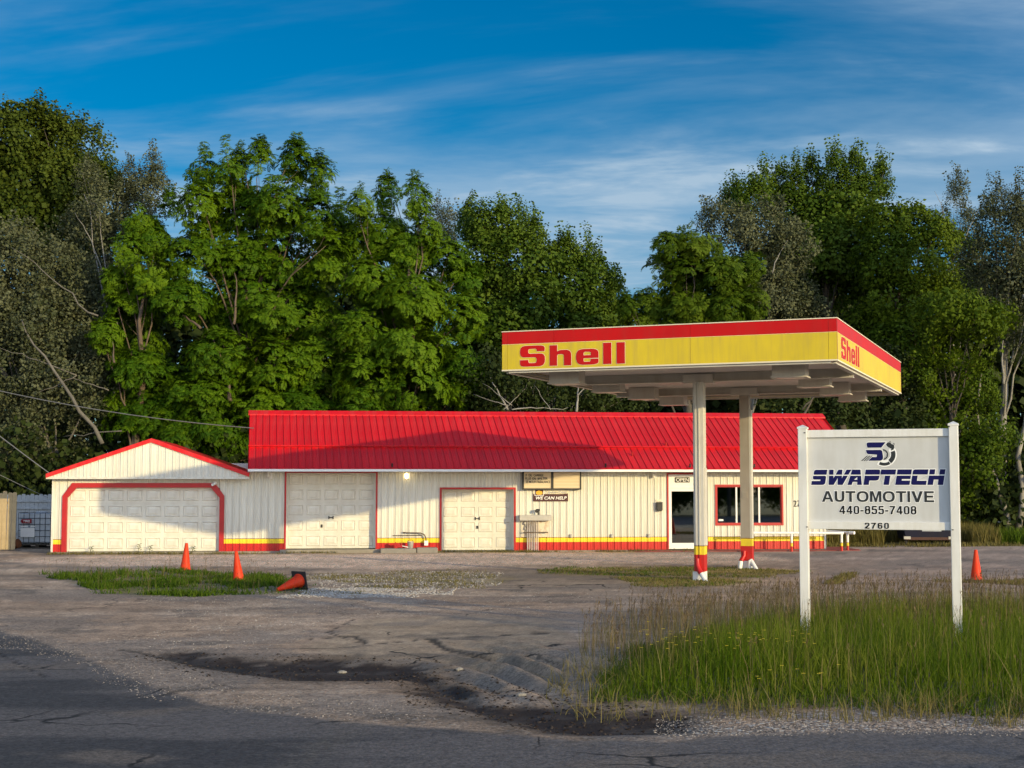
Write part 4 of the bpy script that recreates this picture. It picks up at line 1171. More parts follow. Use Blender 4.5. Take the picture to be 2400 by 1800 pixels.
for yb in (-4.45, -1.30, 1.80, 4.85):
    for xb in (-2.62, 2.50):
        link('canopy_light', lme, cp, (xb, yb, 4.54))


def column(y, front):
    hw = 0.125
    m = MB()
    def seg(x0, x1, y0, y1, mi_w):
        m.box(x0, x1, y0, y1, 0.80, bmz0, mi_w); m.box(x0, x1, y0, y1, 0.785, 0.80, 3); m.box(x0, x1, y0, y1, 0.59, 0.785, 2); m.box(x0, x1, y0, y1, 0.20, 0.59, 1); m.box(x0, x1, y0, y1, -0.1, 0.20, 4)
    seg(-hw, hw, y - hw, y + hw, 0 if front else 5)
    if front:                                   # paired channels carried on the face, leaving a groove
        seg(-hw + 0.058, -hw + 0.105, y - hw - 0.075, y - hw, 0)
        seg(-hw + 0.105, -hw + 0.150, y - hw - 0.050, y - hw, 0)
        seg(-hw + 0.150, -hw + 0.168, y - hw - 0.085, y - hw, 0)
        seg(-hw + 0.168, 2 * hw - hw + 0.012, y - hw - 0.060, y - hw, 0)
        m.box(hw + 0.001, hw + 0.035, y - hw - 0.03, y + 0.05, 0.80, 2.6, 0)
    else:
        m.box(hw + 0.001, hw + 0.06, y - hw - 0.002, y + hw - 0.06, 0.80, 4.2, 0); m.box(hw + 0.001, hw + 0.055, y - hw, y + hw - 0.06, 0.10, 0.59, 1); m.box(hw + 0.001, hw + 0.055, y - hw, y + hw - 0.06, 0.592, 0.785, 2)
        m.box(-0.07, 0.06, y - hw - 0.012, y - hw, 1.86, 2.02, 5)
    c = m.build('column', [M_COLM, M_SRED, M_SYEL, M_LINE, M_WTRIM, M_COLT], cp, bevel=0.004)
    b = MB()
    yf = y - hw - (0.085 if front else 0)
    if front:
        b.tube([(-0.02, yf - 0.03, 0.50), (-0.01, yf - 0.05, 0.35), (0.05, yf - 0.09, 0.22), (0.10, yf - 0.12, 0.16)], [0.05, 0.055, 0.06, 0.06], 10, 1)
        b.tube([(0.09, yf - 0.11, 0.17), (0.20, yf - 0.20, 0.03), (0.25, yf - 0.24, -0.04)], [0.06, 0.055, 0.05], 10, 0)
        b.box(-0.135, 0.05, yf - 0.01, y + 0.1, -0.05, 0.20, 0)
    else:
        b.tube([(-0.03, yf - 0.03, 0.46), (-0.03, yf - 0.05, 0.34), (-0.08, yf - 0.10, 0.24), (-0.10, yf - 0.14, 0.20)], [0.05, 0.055, 0.06, 0.06], 10, 1)
        b.tube([(-0.10, yf - 0.14, 0.20), (-0.12, yf - 0.17, -0.05)], [0.06, 0.055], 10, 0)
        b.tube([(0.14, yf - 0.02, 0.22), (0.27, yf - 0.14, 0.06), (0.34, yf - 0.2, -0.03)], [0.055, 0.055, 0.05], 10, 0)
        b.tube([(0.12, yf - 0.05, 0.22), (0.12, yf - 0.08, -0.05)], [0.05, 0.05], 10, 0)
    b.build('drain_pipe', [M_WTRIM, M_SRED], c, smooth=True)
    return c


column(-2.554, True)
column(2.428, False)
# word on the fascia, each letter on its own
S_ = [[(1.20, 0.72), (1.22, 1.0, 0.30), (0.0, 1.0, 0.30), (0.0, 0.44, 0.24), (0.82, 0.44, 0.12), (0.82, 0.165, 0.12), (0.41, 0.165, 0.10), (0.41, 0.315), (0, 0.315), (0, 0, 0.26), (1.22, 0, 0.30), (1.22, 0.61, 0.24), (0.40, 0.61, 0.10), (0.40, 0.845, 0.10), (0.82, 0.845, 0.10), (0.82, 0.72)]]
H_ = [[(0, 0), (0, 0.98), (0.36, 0.98), (0.36, 0.68), (0.50, 0.74, 0.08), (1.04, 0.74, 0.26), (1.04, 0), (0.69, 0), (0.69, 0.54, 0.10), (0.36, 0.54, 0.10), (0.36, 0)]]
E_ = [[(1.07, 0.31), (1.07, 0.745, 0.34), (0, 0.745, 0.34), (0, 0, 0.34), (1.07, 0, 0.34), (1.07, 0.27), (0.70, 0.27), (0.70, 0.14, 0.07), (0.36, 0.14, 0.07), (0.36, 0.31)], [(0.36, 0.45), (0.71, 0.45), (0.71, 0.61, 0.10), (0.36, 0.61, 0.10)]]
L_l = [[(0, 0), (0.385, 0), (0.385, 1.0), (0, 1.0)]]
WORD = [(S_, 0.0), (H_, 1.45), (E_, 2.72), (L_l, 4.01), (L_l, 4.64)]
for par, x0, z0, hgt, xs in ((f_front, -3.27, ZB + 0.085, 0.465, 1.0), (f_side, -HY + 0.52, ZB + 0.10, 0.455, 1.08)):
    wd = 2.44 / 5.03
    for g, ox in WORD:
        xf = (lambda a, b, ox=ox: (x0 + (ox + a) * wd * xs, z0 + b * hgt))
        link('letter', glyph('letter', g, M_CRED, 0.003, 0.0, xf), par, (0, -0.006, 0))
        link('letter_outline', glyph('letter_outline', g, M_CEDGE, 0.001, 0.008, xf), par, (0, -0.002, 0))

# ------------------------------------------------------------------ the garage sign on white posts
SG = math.radians(19)
sg = thing('business_sign', 'white post sign with navy and grey lettering standing in tall grass', 'sign', (5.06, 19.6, 0), -SG)
for xp, zt in ((-1.035, 3.04), (0.985, 3.06)):
    m = MB(); m.box(xp - 0.062, xp + 0.062, -0.078, 0.062, -0.2, zt - 0.05); p = m.build('post', M_VINYL, sg, bevel=0.008)
    m = MB(); m.box(xp - 0.07, xp + 0.07, -0.086, 0.07, zt - 0.055, zt - 0.03)
    b4 = [(xp - 0.07, -0.086, zt - 0.03), (xp + 0.07, -0.086, zt - 0.03), (xp + 0.07, 0.07, zt - 0.03), (xp - 0.07, 0.07, zt - 0.03)]
    for i in range(4): m.poly([b4[i], b4[(i + 1) % 4], (xp, 0, zt + 0.005)])
    m.build('post_cap', M_VINYL, p)
for z0, z1 in ((2.862, 2.968), (1.590, 1.698)):
    m = MB(); m.box(-0.973, 0.923, -0.033, 0.033, z0, z1); m.build('rail', M_VINYL, sg, bevel=0.005)
m = MB(); m.box(-0.973, 0.923, -0.012, 0.012, 1.698, 2.862); pan = m.build('sign_panel', M_PANEL, sg); pan.location = (0, 0.016, 0)
m = MB(); m.box(0.55, 0.80, -0.03, 0.03, 1.575, 1.592); m.build('bracket', M_PANEL, sg)
for (x, y_, z, s) in ((-1.0, -0.080, 2.93, 1), (-0.985, -0.080, 1.62, 1), (0.93, -0.080, 2.99, 1), (0.95, -0.080, 1.60, 1)):
    m = MB(); m.box(x - 0.012, x + 0.012, y_ - 0.006, y_ + 0.002, z - 0.006, z + 0.006); m.build('screw', M_INK, sg)

U_ = 0.208
SW = {
    'S': (0.0, [[(0.06, 0.67), (0.04, 1.0, 0.18), (0.90, 1.0), (0.90, 0.67)], [(0.04, 0.60), (0.90, 0.60, 0.14), (0.90, 0, 0.18), (0.0, 0), (0.0, 0.26), (0.56, 0.26), (0.56, 0.35), (0.04, 0.35, 0.15)]]),
    'W': (1.02, [[(0, 1), (.29, 1), (.33, .67), (.04, .67)], [(.60, 1), (.86, 1), (.883, .67), (.463, .67)], [(1.13, 1), (1.44, 1), (1.30, .67), (1.0, .67)],
                 [(.048, .6), (.338, .6), (.36, .42), (.434, .6), (.888, .6), (.90, .42), (.97, .6), (1.272, .6), (1.02, 0), (.70, 0), (.64, .45), (.44, 0), (.12, 0)]]),
    'A': (2.36, [[(.10, .67), (.15, 1), (.68, 1), (.76, .67)], [(.09, .6), (.776, .6), (.92, 0), (.62, 0), (.60, .2), (.30, .2), (.27, 0), (0, 0)], [(.37, .34), (.58, .34), (.55, .52)]]),
    'P': (3.38, [[(0, .67), (0, 1), (.93, 1, .14), (.93, .67)], [(0, .6), (.93, .6), (.93, .28, .22), (.34, .28), (.34, 0), (0, 0)]]),
    'T': (4.36, [[(0, .67), (0, 1), (.95, 1), (.95, .67)], [(.30, 0), (.30, .6), (.64, .6), (.64, 0)]]),
    'E': (5.40, [[(0, .67), (0, 1), (.90, 1), (.90, .67)], [(0, .6), (.90, .6), (.90, .38), (.36, .38), (.36, .28), (.90, .28), (.90, 0), (0, 0)]]),
    'C': (6.38, [[(0, .67), (0, 1, .16), (.95, 1), (.95, .67)], [(0, .6), (.34, .6), (.34, .27), (.95, .27), (.95, 0), (0, 0, .16)]]),
    'H': (7.42, [[(0, .67), (0, 1), (.34, 1), (.34, .67)], [(.63, .67), (.63, 1), (.97, 1), (.97, .67)], [(0, .6), (.97, .6), (.97, 0), (.63, 0), (.63, .34), (.34, .34), (.34, 0), (0, 0)]]),
}
for ch, (ox, polys) in SW.items():
    xf = (lambda a, b, ox=ox: (-0.93 + ((ox + a) + 0.17 * b) * 0.2105, 2.203 + b * 0.212))
    link('letter', glyph('letter', polys, M_NAVY, 0.0012, 0.0, xf), pan, (0, -0.0155, 0))
    link('letter_outline', glyph('letter_outline', polys, M_OUTL, 0.0008, 0.009, xf), pan, (0, -0.0131, 0))
bold_word('AUTOMOTIVE', -0.785, 0.715, 1.968, 2.118, -0.0135, M_CHAR, pan, 0.008, 0.11)
bold_word('440-855-7408', -0.55, 0.48, 1.800, 1.915, -0.0135, M_INK, pan, 0.007, 0.13)
bold_word('2760', -0.205, 0.115, 1.604, 1.684, -0.0345, M_INK, sg, None, 0.22)


# emblem: slanted S over a brake disc
def ring(cx, cz, r0, r1, a0, a1, n=16):
    A = [math.radians(a0 + (a1 - a0) * i / n) for i in range(n + 1)]
    return [(cx + r1 * math.cos(t), cz + r1 * math.sin(t)) for t in A] + [(cx + r0 * math.cos(t), cz + r0 * math.sin(t)) for t in reversed(A)]


em = []
cx, cz = 0.066, 2.622
navy = [[(-0.155, 2.715), (-0.175, 2.79, 0.045), (0.090, 2.79), (0.030, 2.715)], [(-0.178, 2.685), (0.040, 2.685, 0.03), (0.060, 2.535, 0.06), (-0.150, 2.535), (-0.095, 2.588), (-0.035, 2.588), (-0.030, 2.618), (-0.165, 2.628, 0.03)]]
grey = [[(-0.245, 2.535), (-0.165, 2.605), (-0.148, 2.605), (-0.228, 2.535)], [(-0.212, 2.535), (-0.132, 2.605), (-0.115, 2.605), (-0.195, 2.535)],
        [(-0.180, 2.535), (-0.100, 2.605), (-0.088, 2.605), (-0.163, 2.535)],
        ring(cx, cz, 0.115, 0.155, -118, -58), ring(cx, cz, 0.093, 0.152, -54, 20), ring(cx, cz, 0.110, 0.150, 28, 36),
        [(0.092, 2.755), (0.118, 2.790, 0.01), (0.150, 2.785), (0.175, 2.760), (0.200, 2.748), (0.208, 2.715, 0.015), (0.185, 2.690), (0.150, 2.705, 0.03), (0.115, 2.725)],
        ring(cx - 0.02, cz - 0.002, 0.060, 0.075, -80, 85)]
for i in range(7):
    a = -66 + i * 22
    grey.append(ring(cx - 0.02, cz - 0.002, 0.050, 0.060, a, a + 10, 3))
holes = [ring(0.148, 2.79, 0.008, 0.014, 0, 350, 12), ring(0.196, 2.762, 0.008, 0.014, 0, 350, 12)]
link('emblem', glyph('emblem', navy, M_NAVY, 0.001), pan, (0, -0.0155, 0))
link('emblem_outline', glyph('emblem_outline', navy, M_OUTL, 0.0008, 0.007), pan, (0, -0.0142, 0))
for g_ in grey + holes:
    link('emblem_piece', glyph('emblem_piece', [g_], M_CHAR, 0.0006), pan, (0, -0.0140, 0))
link('emblem_outline', glyph('emblem_outline', [ring(cx, cz, 0.085, 0.165, -125, 40), grey[6]], M_OUTL, 0.0004, 0.005), pan, (0, -0.0126, 0))


# ------------------------------------------------------------------ traffic cones
def cone(label, loc, tilt=(0, 0, 0), m_=None, base=0.36, h=0.71, group='orange traffic cones'):
    t = thing('traffic_cone', label, 'traffic cone', loc, 0, group)
    t.rotation_euler = tilt
    m = MB(); m.lathe([(0.150, 0.025), (0.150, 0.04), (0.132, 0.055), (0.038, h - 0.02), (0.034, h), (0.026, h), (0.024, h - 0.03)], 24)
    m.build('body', m_ or M_CONE, t, smooth=True)
    m = MB(); c = base / 2
    m.box(-c, c, -c, c, 0, 0.028)
    m.build('base', M_RUBB, t, bevel=0.02)
    return t


cone('orange traffic cone leaning slightly at the back of the grass patch', (-8.43, 36.9, 0.0), (0.02, 0.03, 0.3), base=0.30)
cone('orange traffic cone tilted left on the right side of the grass patch', (-6.25, 32.75, -0.02), (0.04, -0.10, 0.1), base=0.28)
cone('orange traffic cone knocked over with its black base upright', (-4.48, 30.25, 0.195), (0, math.radians(103), math.radians(-124)), base=0.40)
cone('orange traffic cone standing on the lot right of the post sign', (10.71, 33.0, 0.0), (0, 0, 0.4), base=0.38)
cone('red traffic cone standing inside behind the glass door', bpos(5.68, 0.30, 0.035), (0.02, 0.05, 0.2), M_CONER, base=0.30, h=0.66)

# ------------------------------------------------------------------ left yard: fences, tote, clutter
wf = thing('board_fence', 'tan board fence with dog eared planks at the left edge', 'fence', (-16.72, 48.1, 0), math.radians(4))
for i in range(12):
    x = -0.155 * (i + 1); h = 1.93 + 0.03 * math.sin(i * 3.7)
    m = MB(); m.prism([(0, 0.0), (0.142, 0.0), (0.142, h - 0.03), (0.112, h), (0.03, h), (0, h - 0.03)], 0, 0.02)
    p = m.build('plank', M_PLANK, wf); p.location = (x, 0.003 * math.sin(i * 5), 0.03 + 0.01 * math.sin(i)); p.rotation_euler = (0, 0.006 * math.sin(i * 2.3) + 0.012, 0)
for z in (0.4, 1.6):
    m = MB(); m.box(-1.9, 0, 0.03, 0.07, z - 0.045, z + 0.045); m.build('rail', M_PLANK, wf)
gf = thing('grey_fence', 'weathered grey board fence behind the plastic tote', 'fence', (-18.9, 52.6, 0), 0)
for i in range(20):
    x = 0.16 * i; h = 1.86 + 0.02 * math.sin(i * 2.9)
    m = MB(); m.prism([(0, 0.0), (0.150, 0.0), (0.150, h - 0.04), (0.115, h), (0.035, h), (0, h - 0.04)], 0, 0.02)
    p = m.build('plank', M_GREYP, gf); p.location = (x, 0.004 * math.sin(i * 5), 0.0)
for z in (1.62, 1.36, 0.5):
    m = MB(); m.box(0, 3.2, -0.045, -0.005, z - 0.04, z + 0.04); m.build('rail', M_GREYP, gf)
tt = thing('plastic_tote', 'grey plastic liquid tote in a steel bar cage with labels', 'tote', (-16.55, 50.2, 0.0), math.radians(3))
m = MB(); m.box(-0.60, 0.60, -0.5, 0.5, 0.18, 1.22); m.lathe([(0.2, 1.22), (0.2, 1.27)], 16); m.build('tank', M_TOTE, tt, bevel=0.05)
m = MB()
for z in (0.22, 0.42, 0.63, 0.84, 1.05, 1.24): m.tube([(-0.64, -0.54, z), (0.64, -0.54, z)], 0.012, 5); m.tube([(0.64, -0.54, z), (0.64, 0.54, z)], 0.012, 5); m.tube([(-0.64, -0.54, z), (-0.64, 0.54, z)], 0.012, 5)
for i in range(8): m.tube([(-0.64 + i * 0.183, -0.545, 0.15), (-0.64 + i * 0.183, -0.545, 1.25)], 0.011, 5)
m.build('cage', M_CAGE, tt)
m = MB(); m.box(-0.65, 0.65, -0.55, 0.55, 0.0, 0.04); m.box(-0.65, 0.65, -0.55, 0.55, 0.12, 0.16)
for x in (-0.55, 0, 0.55): m.box(x - 0.06, x + 0.06, -0.5, 0.5, 0.04, 0.12)
m.build('pallet', M_BARKD, tt)
m = MB(); m.box(-0.56, -0.08, -0.566, -0.556, 0.40, 0.72); m.box(-0.56, -0.30, -0.566, -0.556, 0.75, 0.79); m.box(-0.22, -0.06, -0.566, -0.556, 0.75, 0.79); m.build('label_sheet', M_BANW, tt)
ws = thing('warning_sign', 'small red sign with white lettering on the plastic tote', 'sign', (-16.90, 49.63, 0.88), math.radians(3))
m = MB(); m.prism([(-0.19, 0.07), (-0.14, 0.0), (0.19, 0.0), (0.19, 0.14), (-0.14, 0.14)], -0.012, 0); m.build('board', M_REDSIGN, ws)
link('lettering', text_mesh('lettering', 'TIRE!', M_BANW, -0.11, 0.13, 0.03, 0.11, 0.03), ws, (0, -0.0125, 0))
rb_ = thing('rusty_drum', 'rusty orange drum lying by the end of the tan fence', 'drum', (-17.0, 48.75, 0.17), 0)
rb_.scale = (0.62, 0.62, 0.62)
m = MB(); m.lathe([(0.235, -0.35), (0.25, -0.34), (0.25, -0.12), (0.258, -0.11), (0.25, -0.10), (0.25, 0.10), (0.258, 0.11), (0.25, 0.12), (0.25, 0.34), (0.235, 0.35)], 20, mat=Matrix.Rotation(math.radians(72), 4, 'Y') @ Matrix.Rotation(0.4, 4, 'X')); m.build('body', M_RUST, rb_, smooth=True)
ty = thing('old_tyre', 'old black tyre leaning in the dark yard beside the tote', 'tyre', (-15.55, 49.2, 0.30), math.radians(35))
m = MB(); m.lathe([(0.18, -0.09), (0.27, -0.10), (0.31, -0.07), (0.315, 0.07), (0.27, 0.10), (0.18, 0.09), (0.17, 0.0), (0.18, -0.09)], 22, mat=Matrix.Rotation(math.radians(78), 4, 'X')); m.build('tread', M_RUBB, ty, smooth=True)
bd = thing('scrap_board', 'grey scrap board leaning between tote and garage corner', 'board', (-15.35, 49.6, 0.05), math.radians(10))
m = MB(); m.box(-0.10, 0.10, -0.02, 0.02, 0, 1.05, 0, Matrix.Rotation(math.radians(33), 4, 'Y')); m.box(-0.20, 0.0, -0.06, -0.03, 0, 0.75, 0, Matrix.Rotation(math.radians(50), 4, 'Y')); m.build('plank', M_GREYP, bd)

# dumpster behind the post sign
dp = thing('dumpster', 'dark navy steel dumpster on castors at the edge of the meadow', 'dumpster', (15.3, 52.9, 0), math.radians(-4))
m = MB(); m.prism([(-0.85, 0.22), (0.85, 0.22), (1.0, 1.15), (-1.0, 1.15)], -0.7, 0.7); m.box(-1.05, 1.05, -0.75, 0.75, 1.15, 1.21); m.build('body', M_BLUE, dp, bevel=0.02)
m = MB(); m.box(-0.88, 0.88, -0.74, -0.70, 0.20, 0.30); m.build('skirt', mat('rusted_skirt', (0.07, 0.03, 0.02), 0.8), dp)
for x in (-0.80, 0.80):
    m = MB(); m.box(x - 0.12, x + 0.12, -0.76, -0.742, 0.23, 0.33); m.build('bumper_plate', M_STEEL, dp)
    m = MB(); m.box(x - 0.05, x + 0.05, -0.56, -0.44, 0.12, 0.22); m.tube([(x - 0.03, -0.5, 0.085), (x + 0.03, -0.5, 0.085)], 0.085, 14); m.build('castor', M_RUBB, dp)
m = MB(); m.prism([(-1.05, 1.21), (1.05, 1.21), (1.05, 1.25), (-1.05, 1.30)], -0.76, 0.76); m.build('lid', M_RUBB, dp)


# ------------------------------------------------------------------ cables and the pole across the road
def cable(label, a, b, sag, r=0.014):
    m = MB(); a, b = Vector(a), Vector(b)
    m.tube([a.lerp(b, t / 14) - Vector((0, 0, sag * 4 * (t / 14) * (1 - t / 14))) for t in range(15)], r, 5)
    return tag(m.build('service_cable', M_CABLE, smooth=True), label, 'cable', 'overhead service cables')


cable('pale cable dropping steeply to the left eave of the garage gable', bpos(-14.85, -0.3, 2.55), (-19.3, 46.0, 5.9), 0.05, 0.016)
cable('thin cable running down from the left to the end of the long red roof', bpos(-8.6, 1.6, 4.12), (-24.5, 52.0, 7.2), 0.45, 0.016)
cable('thin low cable slanting into the yard behind the tan fence', (-16.4, 50.4, 1.75), (-18.9, 49.5, 3.1), 0.02, 0.010)
#PLANT_PART


# ------------------------------------------------------------------ foliage
def leaf_quad(base, d, n, L, w):
    """one pointed leaf as a quad: base, left shoulder, tip, right shoulder"""
    base, d, n = np.array(base), np.array(d), np.array(n)
    s = np.cross(d, n); s = s / (np.linalg.norm(s) + 1e-9)
    return [base, base + d * L * 0.45 + s * w * 0.5, base + d * L, base + d * L * 0.45 - s * w * 0.5]


def unit(v):
    v = np.array(v, float); return v / (np.linalg.norm(v) + 1e-9)


def spray_pinnate(r, nf=7, L=0.62, pairs=7):
    """rosette of drooping feather leaves about +z"""
    out = []
    for k in range(nf):
        a = 2 * math.pi * (k + r.random() * 0.6) / nf
        el = r.uniform(0.05, 1.05)
        p = np.zeros(3); d = np.array([math.cos(a) * math.cos(el), math.sin(a) * math.cos(el), math.sin(el)])
        Lk = L * r.uniform(0.75, 1.15); st = Lk / (pairs + 1)
        for i in range(pairs + 1):
            d = unit(d + np.array([0, 0, -0.17])); p = p + d * st
            side = unit(np.cross(d, [0, 0, 1])); up = unit(np.cross(side, d))
            if i == 0: continue
            wl_ = 0.215 * (1 - 0.35 * abs(i / pairs - 0.45))
            for s in (-1, 1):
                ld = unit(side * s * 0.85 + d * 0.55 + np.array([0, 0, -0.30]) + r.uniform(-0.12, 0.12, 3))
                out.append(leaf_quad(p, ld, up + r.uniform(-0.25, 0.25, 3), wl_ * 1.25, wl_ * 0.50))
        out.append(leaf_quad(p, d, up, 0.16, 0.06))
    return np.array(out)


def spray_broad(r, n=26, L=0.7, leaf=0.15, up=0.6, spread=0.28, aspect=0.85):
    """leafy twig along +z: blades hung round it"""
    out = []
    for i in range(n):
        t = (i + r.random()) / n
        a = i * 2.4 + r.random()
        rad = spread * (0.35 + 0.75 * math.sin(math.pi * min(t + 0.15, 1))) * r.uniform(0.3, 1.0)
        p = np.array([math.cos(a) * rad, math.sin(a) * rad, t * L])
        d = unit([math.cos(a), math.sin(a), r.uniform(-0.9, 0.5)])
        nrm = unit([math.cos(a) * 0.5, math.sin(a) * 0.5, up] + r.uniform(-0.6, 0.6, 3))
        s = leaf * r.uniform(0.7, 1.25)
        out.append(leaf_quad(p, d, nrm, s, s * aspect))
    return np.array(out)


rs = np.random.default_rng(5)
SPRAY = {
    'pinnate': [spray_pinnate(rs, 7, 0.60, 5) for _ in range(5)],
    'locust': [spray_pinnate(rs, 8, 0.5, 6) for _ in range(3)],
    'maple': [spray_broad(rs, 30, 0.85, 0.19, 0.6, 0.27) for _ in range(4)],
    'elm': [spray_broad(rs, 34, 0.6, 0.16, 0.8, 0.34, 0.65) for _ in range(3)],
    'poplar': [spray_broad(rs, 36, 0.8, 0.115, 0.2, 0.34, 0.9) for _ in range(4)],
    'cotton': [spray_broad(rs, 40, 0.7, 0.14, 0.4, 0.34, 0.95) for _ in range(3)],
    'under': [spray_broad(rs, 24, 0.8, 0.17, 0.6, 0.40, 0.7) for _ in range(3)],
    'shoot': [spray_broad(rs, 24, 1.0, 0.15, 0.3, 0.13, 0.8) for _ in range(3)],
    'far': [spray_broad(rs, 13, 0.8, 0.24, 0.5, 0.42, 0.8) for _ in range(3)],
}


def place_sprays(pos, axis, size, kind, r, tint=None):
    """all sprays of a crown as one leaf mesh (numpy): returns verts, tint per vertex"""
    T = SPRAY[kind]; V, C = [], []
    ax = axis / (np.linalg.norm(axis, axis=1, keepdims=True) + 1e-9)
    ref = np.where(np.abs(ax[:, 2:3]) > 0.95, np.array([[1.0, 0, 0]]), np.array([[0, 0, 1.0]]))
    X = np.cross(ref, ax); X /= np.linalg.norm(X, axis=1, keepdims=True) + 1e-9
    Y = np.cross(ax, X)
    th = r.random(len(pos)) * 2 * np.pi
    X2 = X * np.cos(th)[:, None] + Y * np.sin(th)[:, None]; Y2 = np.cross(ax, X2)
    which = r.integers(0, len(T), len(pos))
    if tint is None: tint = r.random(len(pos))
    for k, t in enumerate(T):
        m = which == k
        if not m.any(): continue
        q = t.reshape(-1, 3)
        v = (q[None, :, 0:1] * X2[m][:, None, :] + q[None, :, 1:2] * Y2[m][:, None, :] + q[None, :, 2:3] * ax[m][:, None, :]) * size[m][:, None, None] + pos[m][:, None, :]
        V.append(v.reshape(-1, 3))
        lt = np.clip(tint[m][:, None] + r.normal(0, 0.22, (m.sum(), len(t))), 0, 1)
        C.append(np.repeat(lt.reshape(-1), 4))
    return np.concatenate(V), np.concatenate(C)


def limb_path(a, b, r, wob=0.06, n=7, droop=0.0):
    a, b = Vector(a), Vector(b); L = (b - a).length
    pts = []
    off = Vector((0, 0, 0))
    for i in range(n + 1):
        t = i / n
        off = off + Vector(r.normal(0, wob * L / n, 3)) if 0 < i < n else off
        pts.append(a.lerp(b, t) + off * (1 if i < n else 0.5) + Vector((0, 0, droop * L * math.sin(math.pi * t))))
    return pts


DENSK = {'pinnate': 1.6, 'maple': 2.8, 'elm': 3.6, 'poplar': 3.6, 'cotton': 3.8, 'under': 2.8}


def tree(name, label, kind, leafm, barkm, Y, base_px, lobes, trunk_r=0.28, dens=1.0, size=1.0, up=0.6, seed=1, fork=0.35, bare=(), group='trees behind the shop', depth=1.0, lean_top=None, gap=0.42, cat='tree'):
    """lobes: (px, py, rx_px, rz_px[, dy m]) of the foliage masses as seen; each becomes a solid cluster with its own depth"""
    r = np.random.default_rng(seed)
    bx = W(base_px, 1250, Y); base = Vector((bx.x, Y, -0.1))
    root = thing(name, label, cat, base, 0, group)
    P, A, S, TI = [], [], [], []
    P2, A2, S2, T2 = [], [], [], []
    sc = Y / FPX
    trk = MB()
    cent = []
    for lb_ in lobes:
        lx, ly, rx, rz = lb_[:4]; dy = lb_[4] if len(lb_) > 4 else r.uniform(-1.2, 1.2) * depth
        c = W(lx, ly, Y + dy); a, b, cz = rx * sc, max(rx * sc * 0.95, 0.6), rz * sc
        cent.append((c, a, cz))
        area = 4 * math.pi * ((a * b) ** 1.6 / 3 + 2 * (a * cz) ** 1.6 / 3) ** (1 / 1.6)
        size_l = size * min(max(rx / 52.0, 0.50), 1.0) * (1.5 if rx > 100 else 1.0)
        n = int(max(12, area * 2.3 * dens * DENSK[kind] / size_l ** 2 * (0.8 if size_l < size * 0.8 else 1.0)))
        d = r.normal(0, 1, (n, 3)); d /= np.linalg.norm(d, axis=1, keepdims=True)
        rad = r.uniform(0.42, 1.0, n) ** 0.6
        tapr = 1 - 0.55 * np.clip(d[:, 2:3] * rad[:, None], 0, 1) * (1.0 if cz > a else 0.4)
        p = d * rad[:, None] * np.array([a, b, cz]) * np.c_[tapr, tapr, np.ones_like(tapr)]
        q = (p + np.array(c)) * 0.9
        # clumps with gaps between them
        f = np.sin(q[:, 0] * 2.1 + seed) * np.sin(q[:, 1] * 2.3 + 1.3) + np.sin(q[:, 2] * 2.6 + 0.7 * q[:, 0]) * 0.8 + r.normal(0, 0.35, n)
        keep = f > -gap * 1.9 + 0.15
        p, d = p[keep], d[keep]
        if rz > 1.15 * rx:                      # leader shoot: sprays stacked up the axis of a narrow mass
            kk = int(rz / 5); tt = np.linspace(-0.2, 1.12, kk)
            q2 = np.c_[r.normal(0, 0.12, kk) * a * (1.3 - tt), r.normal(0, 0.12, kk) * b * (1.3 - tt), tt * cz]
            (P if kind == 'pinnate' else P2).append(q2 + np.array(c)); (A if kind == 'pinnate' else A2).append(np.c_[r.normal(0, 0.28, kk), r.normal(0, 0.28, kk), np.ones(kk)])
            (S if kind == 'pinnate' else S2).append((size_l if kind == 'pinnate' else size * 0.9) * r.uniform(0.55, 0.8, kk)); (TI if kind == 'pinnate' else T2).append(r.uniform(0.3, 0.9, kk))
        if kind in ('maple', 'poplar', 'cotton'):     # upright shoots breaking the outline
            kk = int(area * (1.6 if kind == 'maple' else 0.9)); dd = r.normal(0, 1, (kk, 3)); dd[:, 2] = np.abs(dd[:, 2]) * 1.3; dd /= np.linalg.norm(dd, axis=1, keepdims=True)
            P2.append(dd * np.array([a, b, cz]) * np.c_[1 - 0.45 * dd[:, 2], 1 - 0.45 * dd[:, 2], np.ones(kk)] * 0.92 + np.array(c)); A2.append(dd * 0.45 + np.array([0, 0, 1.0])); S2.append(size * r.uniform(0.6, 1.1, kk)); T2.append(r.uniform(0.3, 1.0, kk))
        P.append(p + np.array(c)); A.append(d * 0.75 + np.array([0, 0, up]) + r.normal(0, 0.18, p.shape))
        S.append(size_l * r.uniform(0.7, 1.2, len(p))); TI.append(np.clip(r.uniform(0.15, 0.85) + r.normal(0, 0.22, len(p)), 0, 1))
    P, A, S, TI = np.concatenate(P), np.concatenate(A), np.concatenate(S), np.concatenate(TI)
    V, Cc = place_sprays(P - np.array(base), A, S, kind, r, TI)
    if P2:
        V2, C2 = place_sprays(np.concatenate(P2) - np.array(base), np.concatenate(A2), np.concatenate(S2), 'shoot', r, np.concatenate(T2))
        V, Cc = np.concatenate([V, V2]), np.concatenate([Cc, C2])
    link('crown', quads_mesh('crown', V, len(V) // 4, leafm, {'tint': Cc}), root)
    # trunk with limbs running into the masses
    top = max(cent, key=lambda t: t[0].z)
    tx = lean_top if lean_top is not None else sum(c[0].x for c in cent) / len(cent)
    tz = top[0].z * 0.80
    T1 = Vector((tx - base.x, 0, tz - base.z))
    tp = limb_path((0, 0, 0), T1, r, 0.10, 9)
    trk.tube(tp, [trunk_r * (1 - 0.75 * i / 9) for i in range(10)], 9)
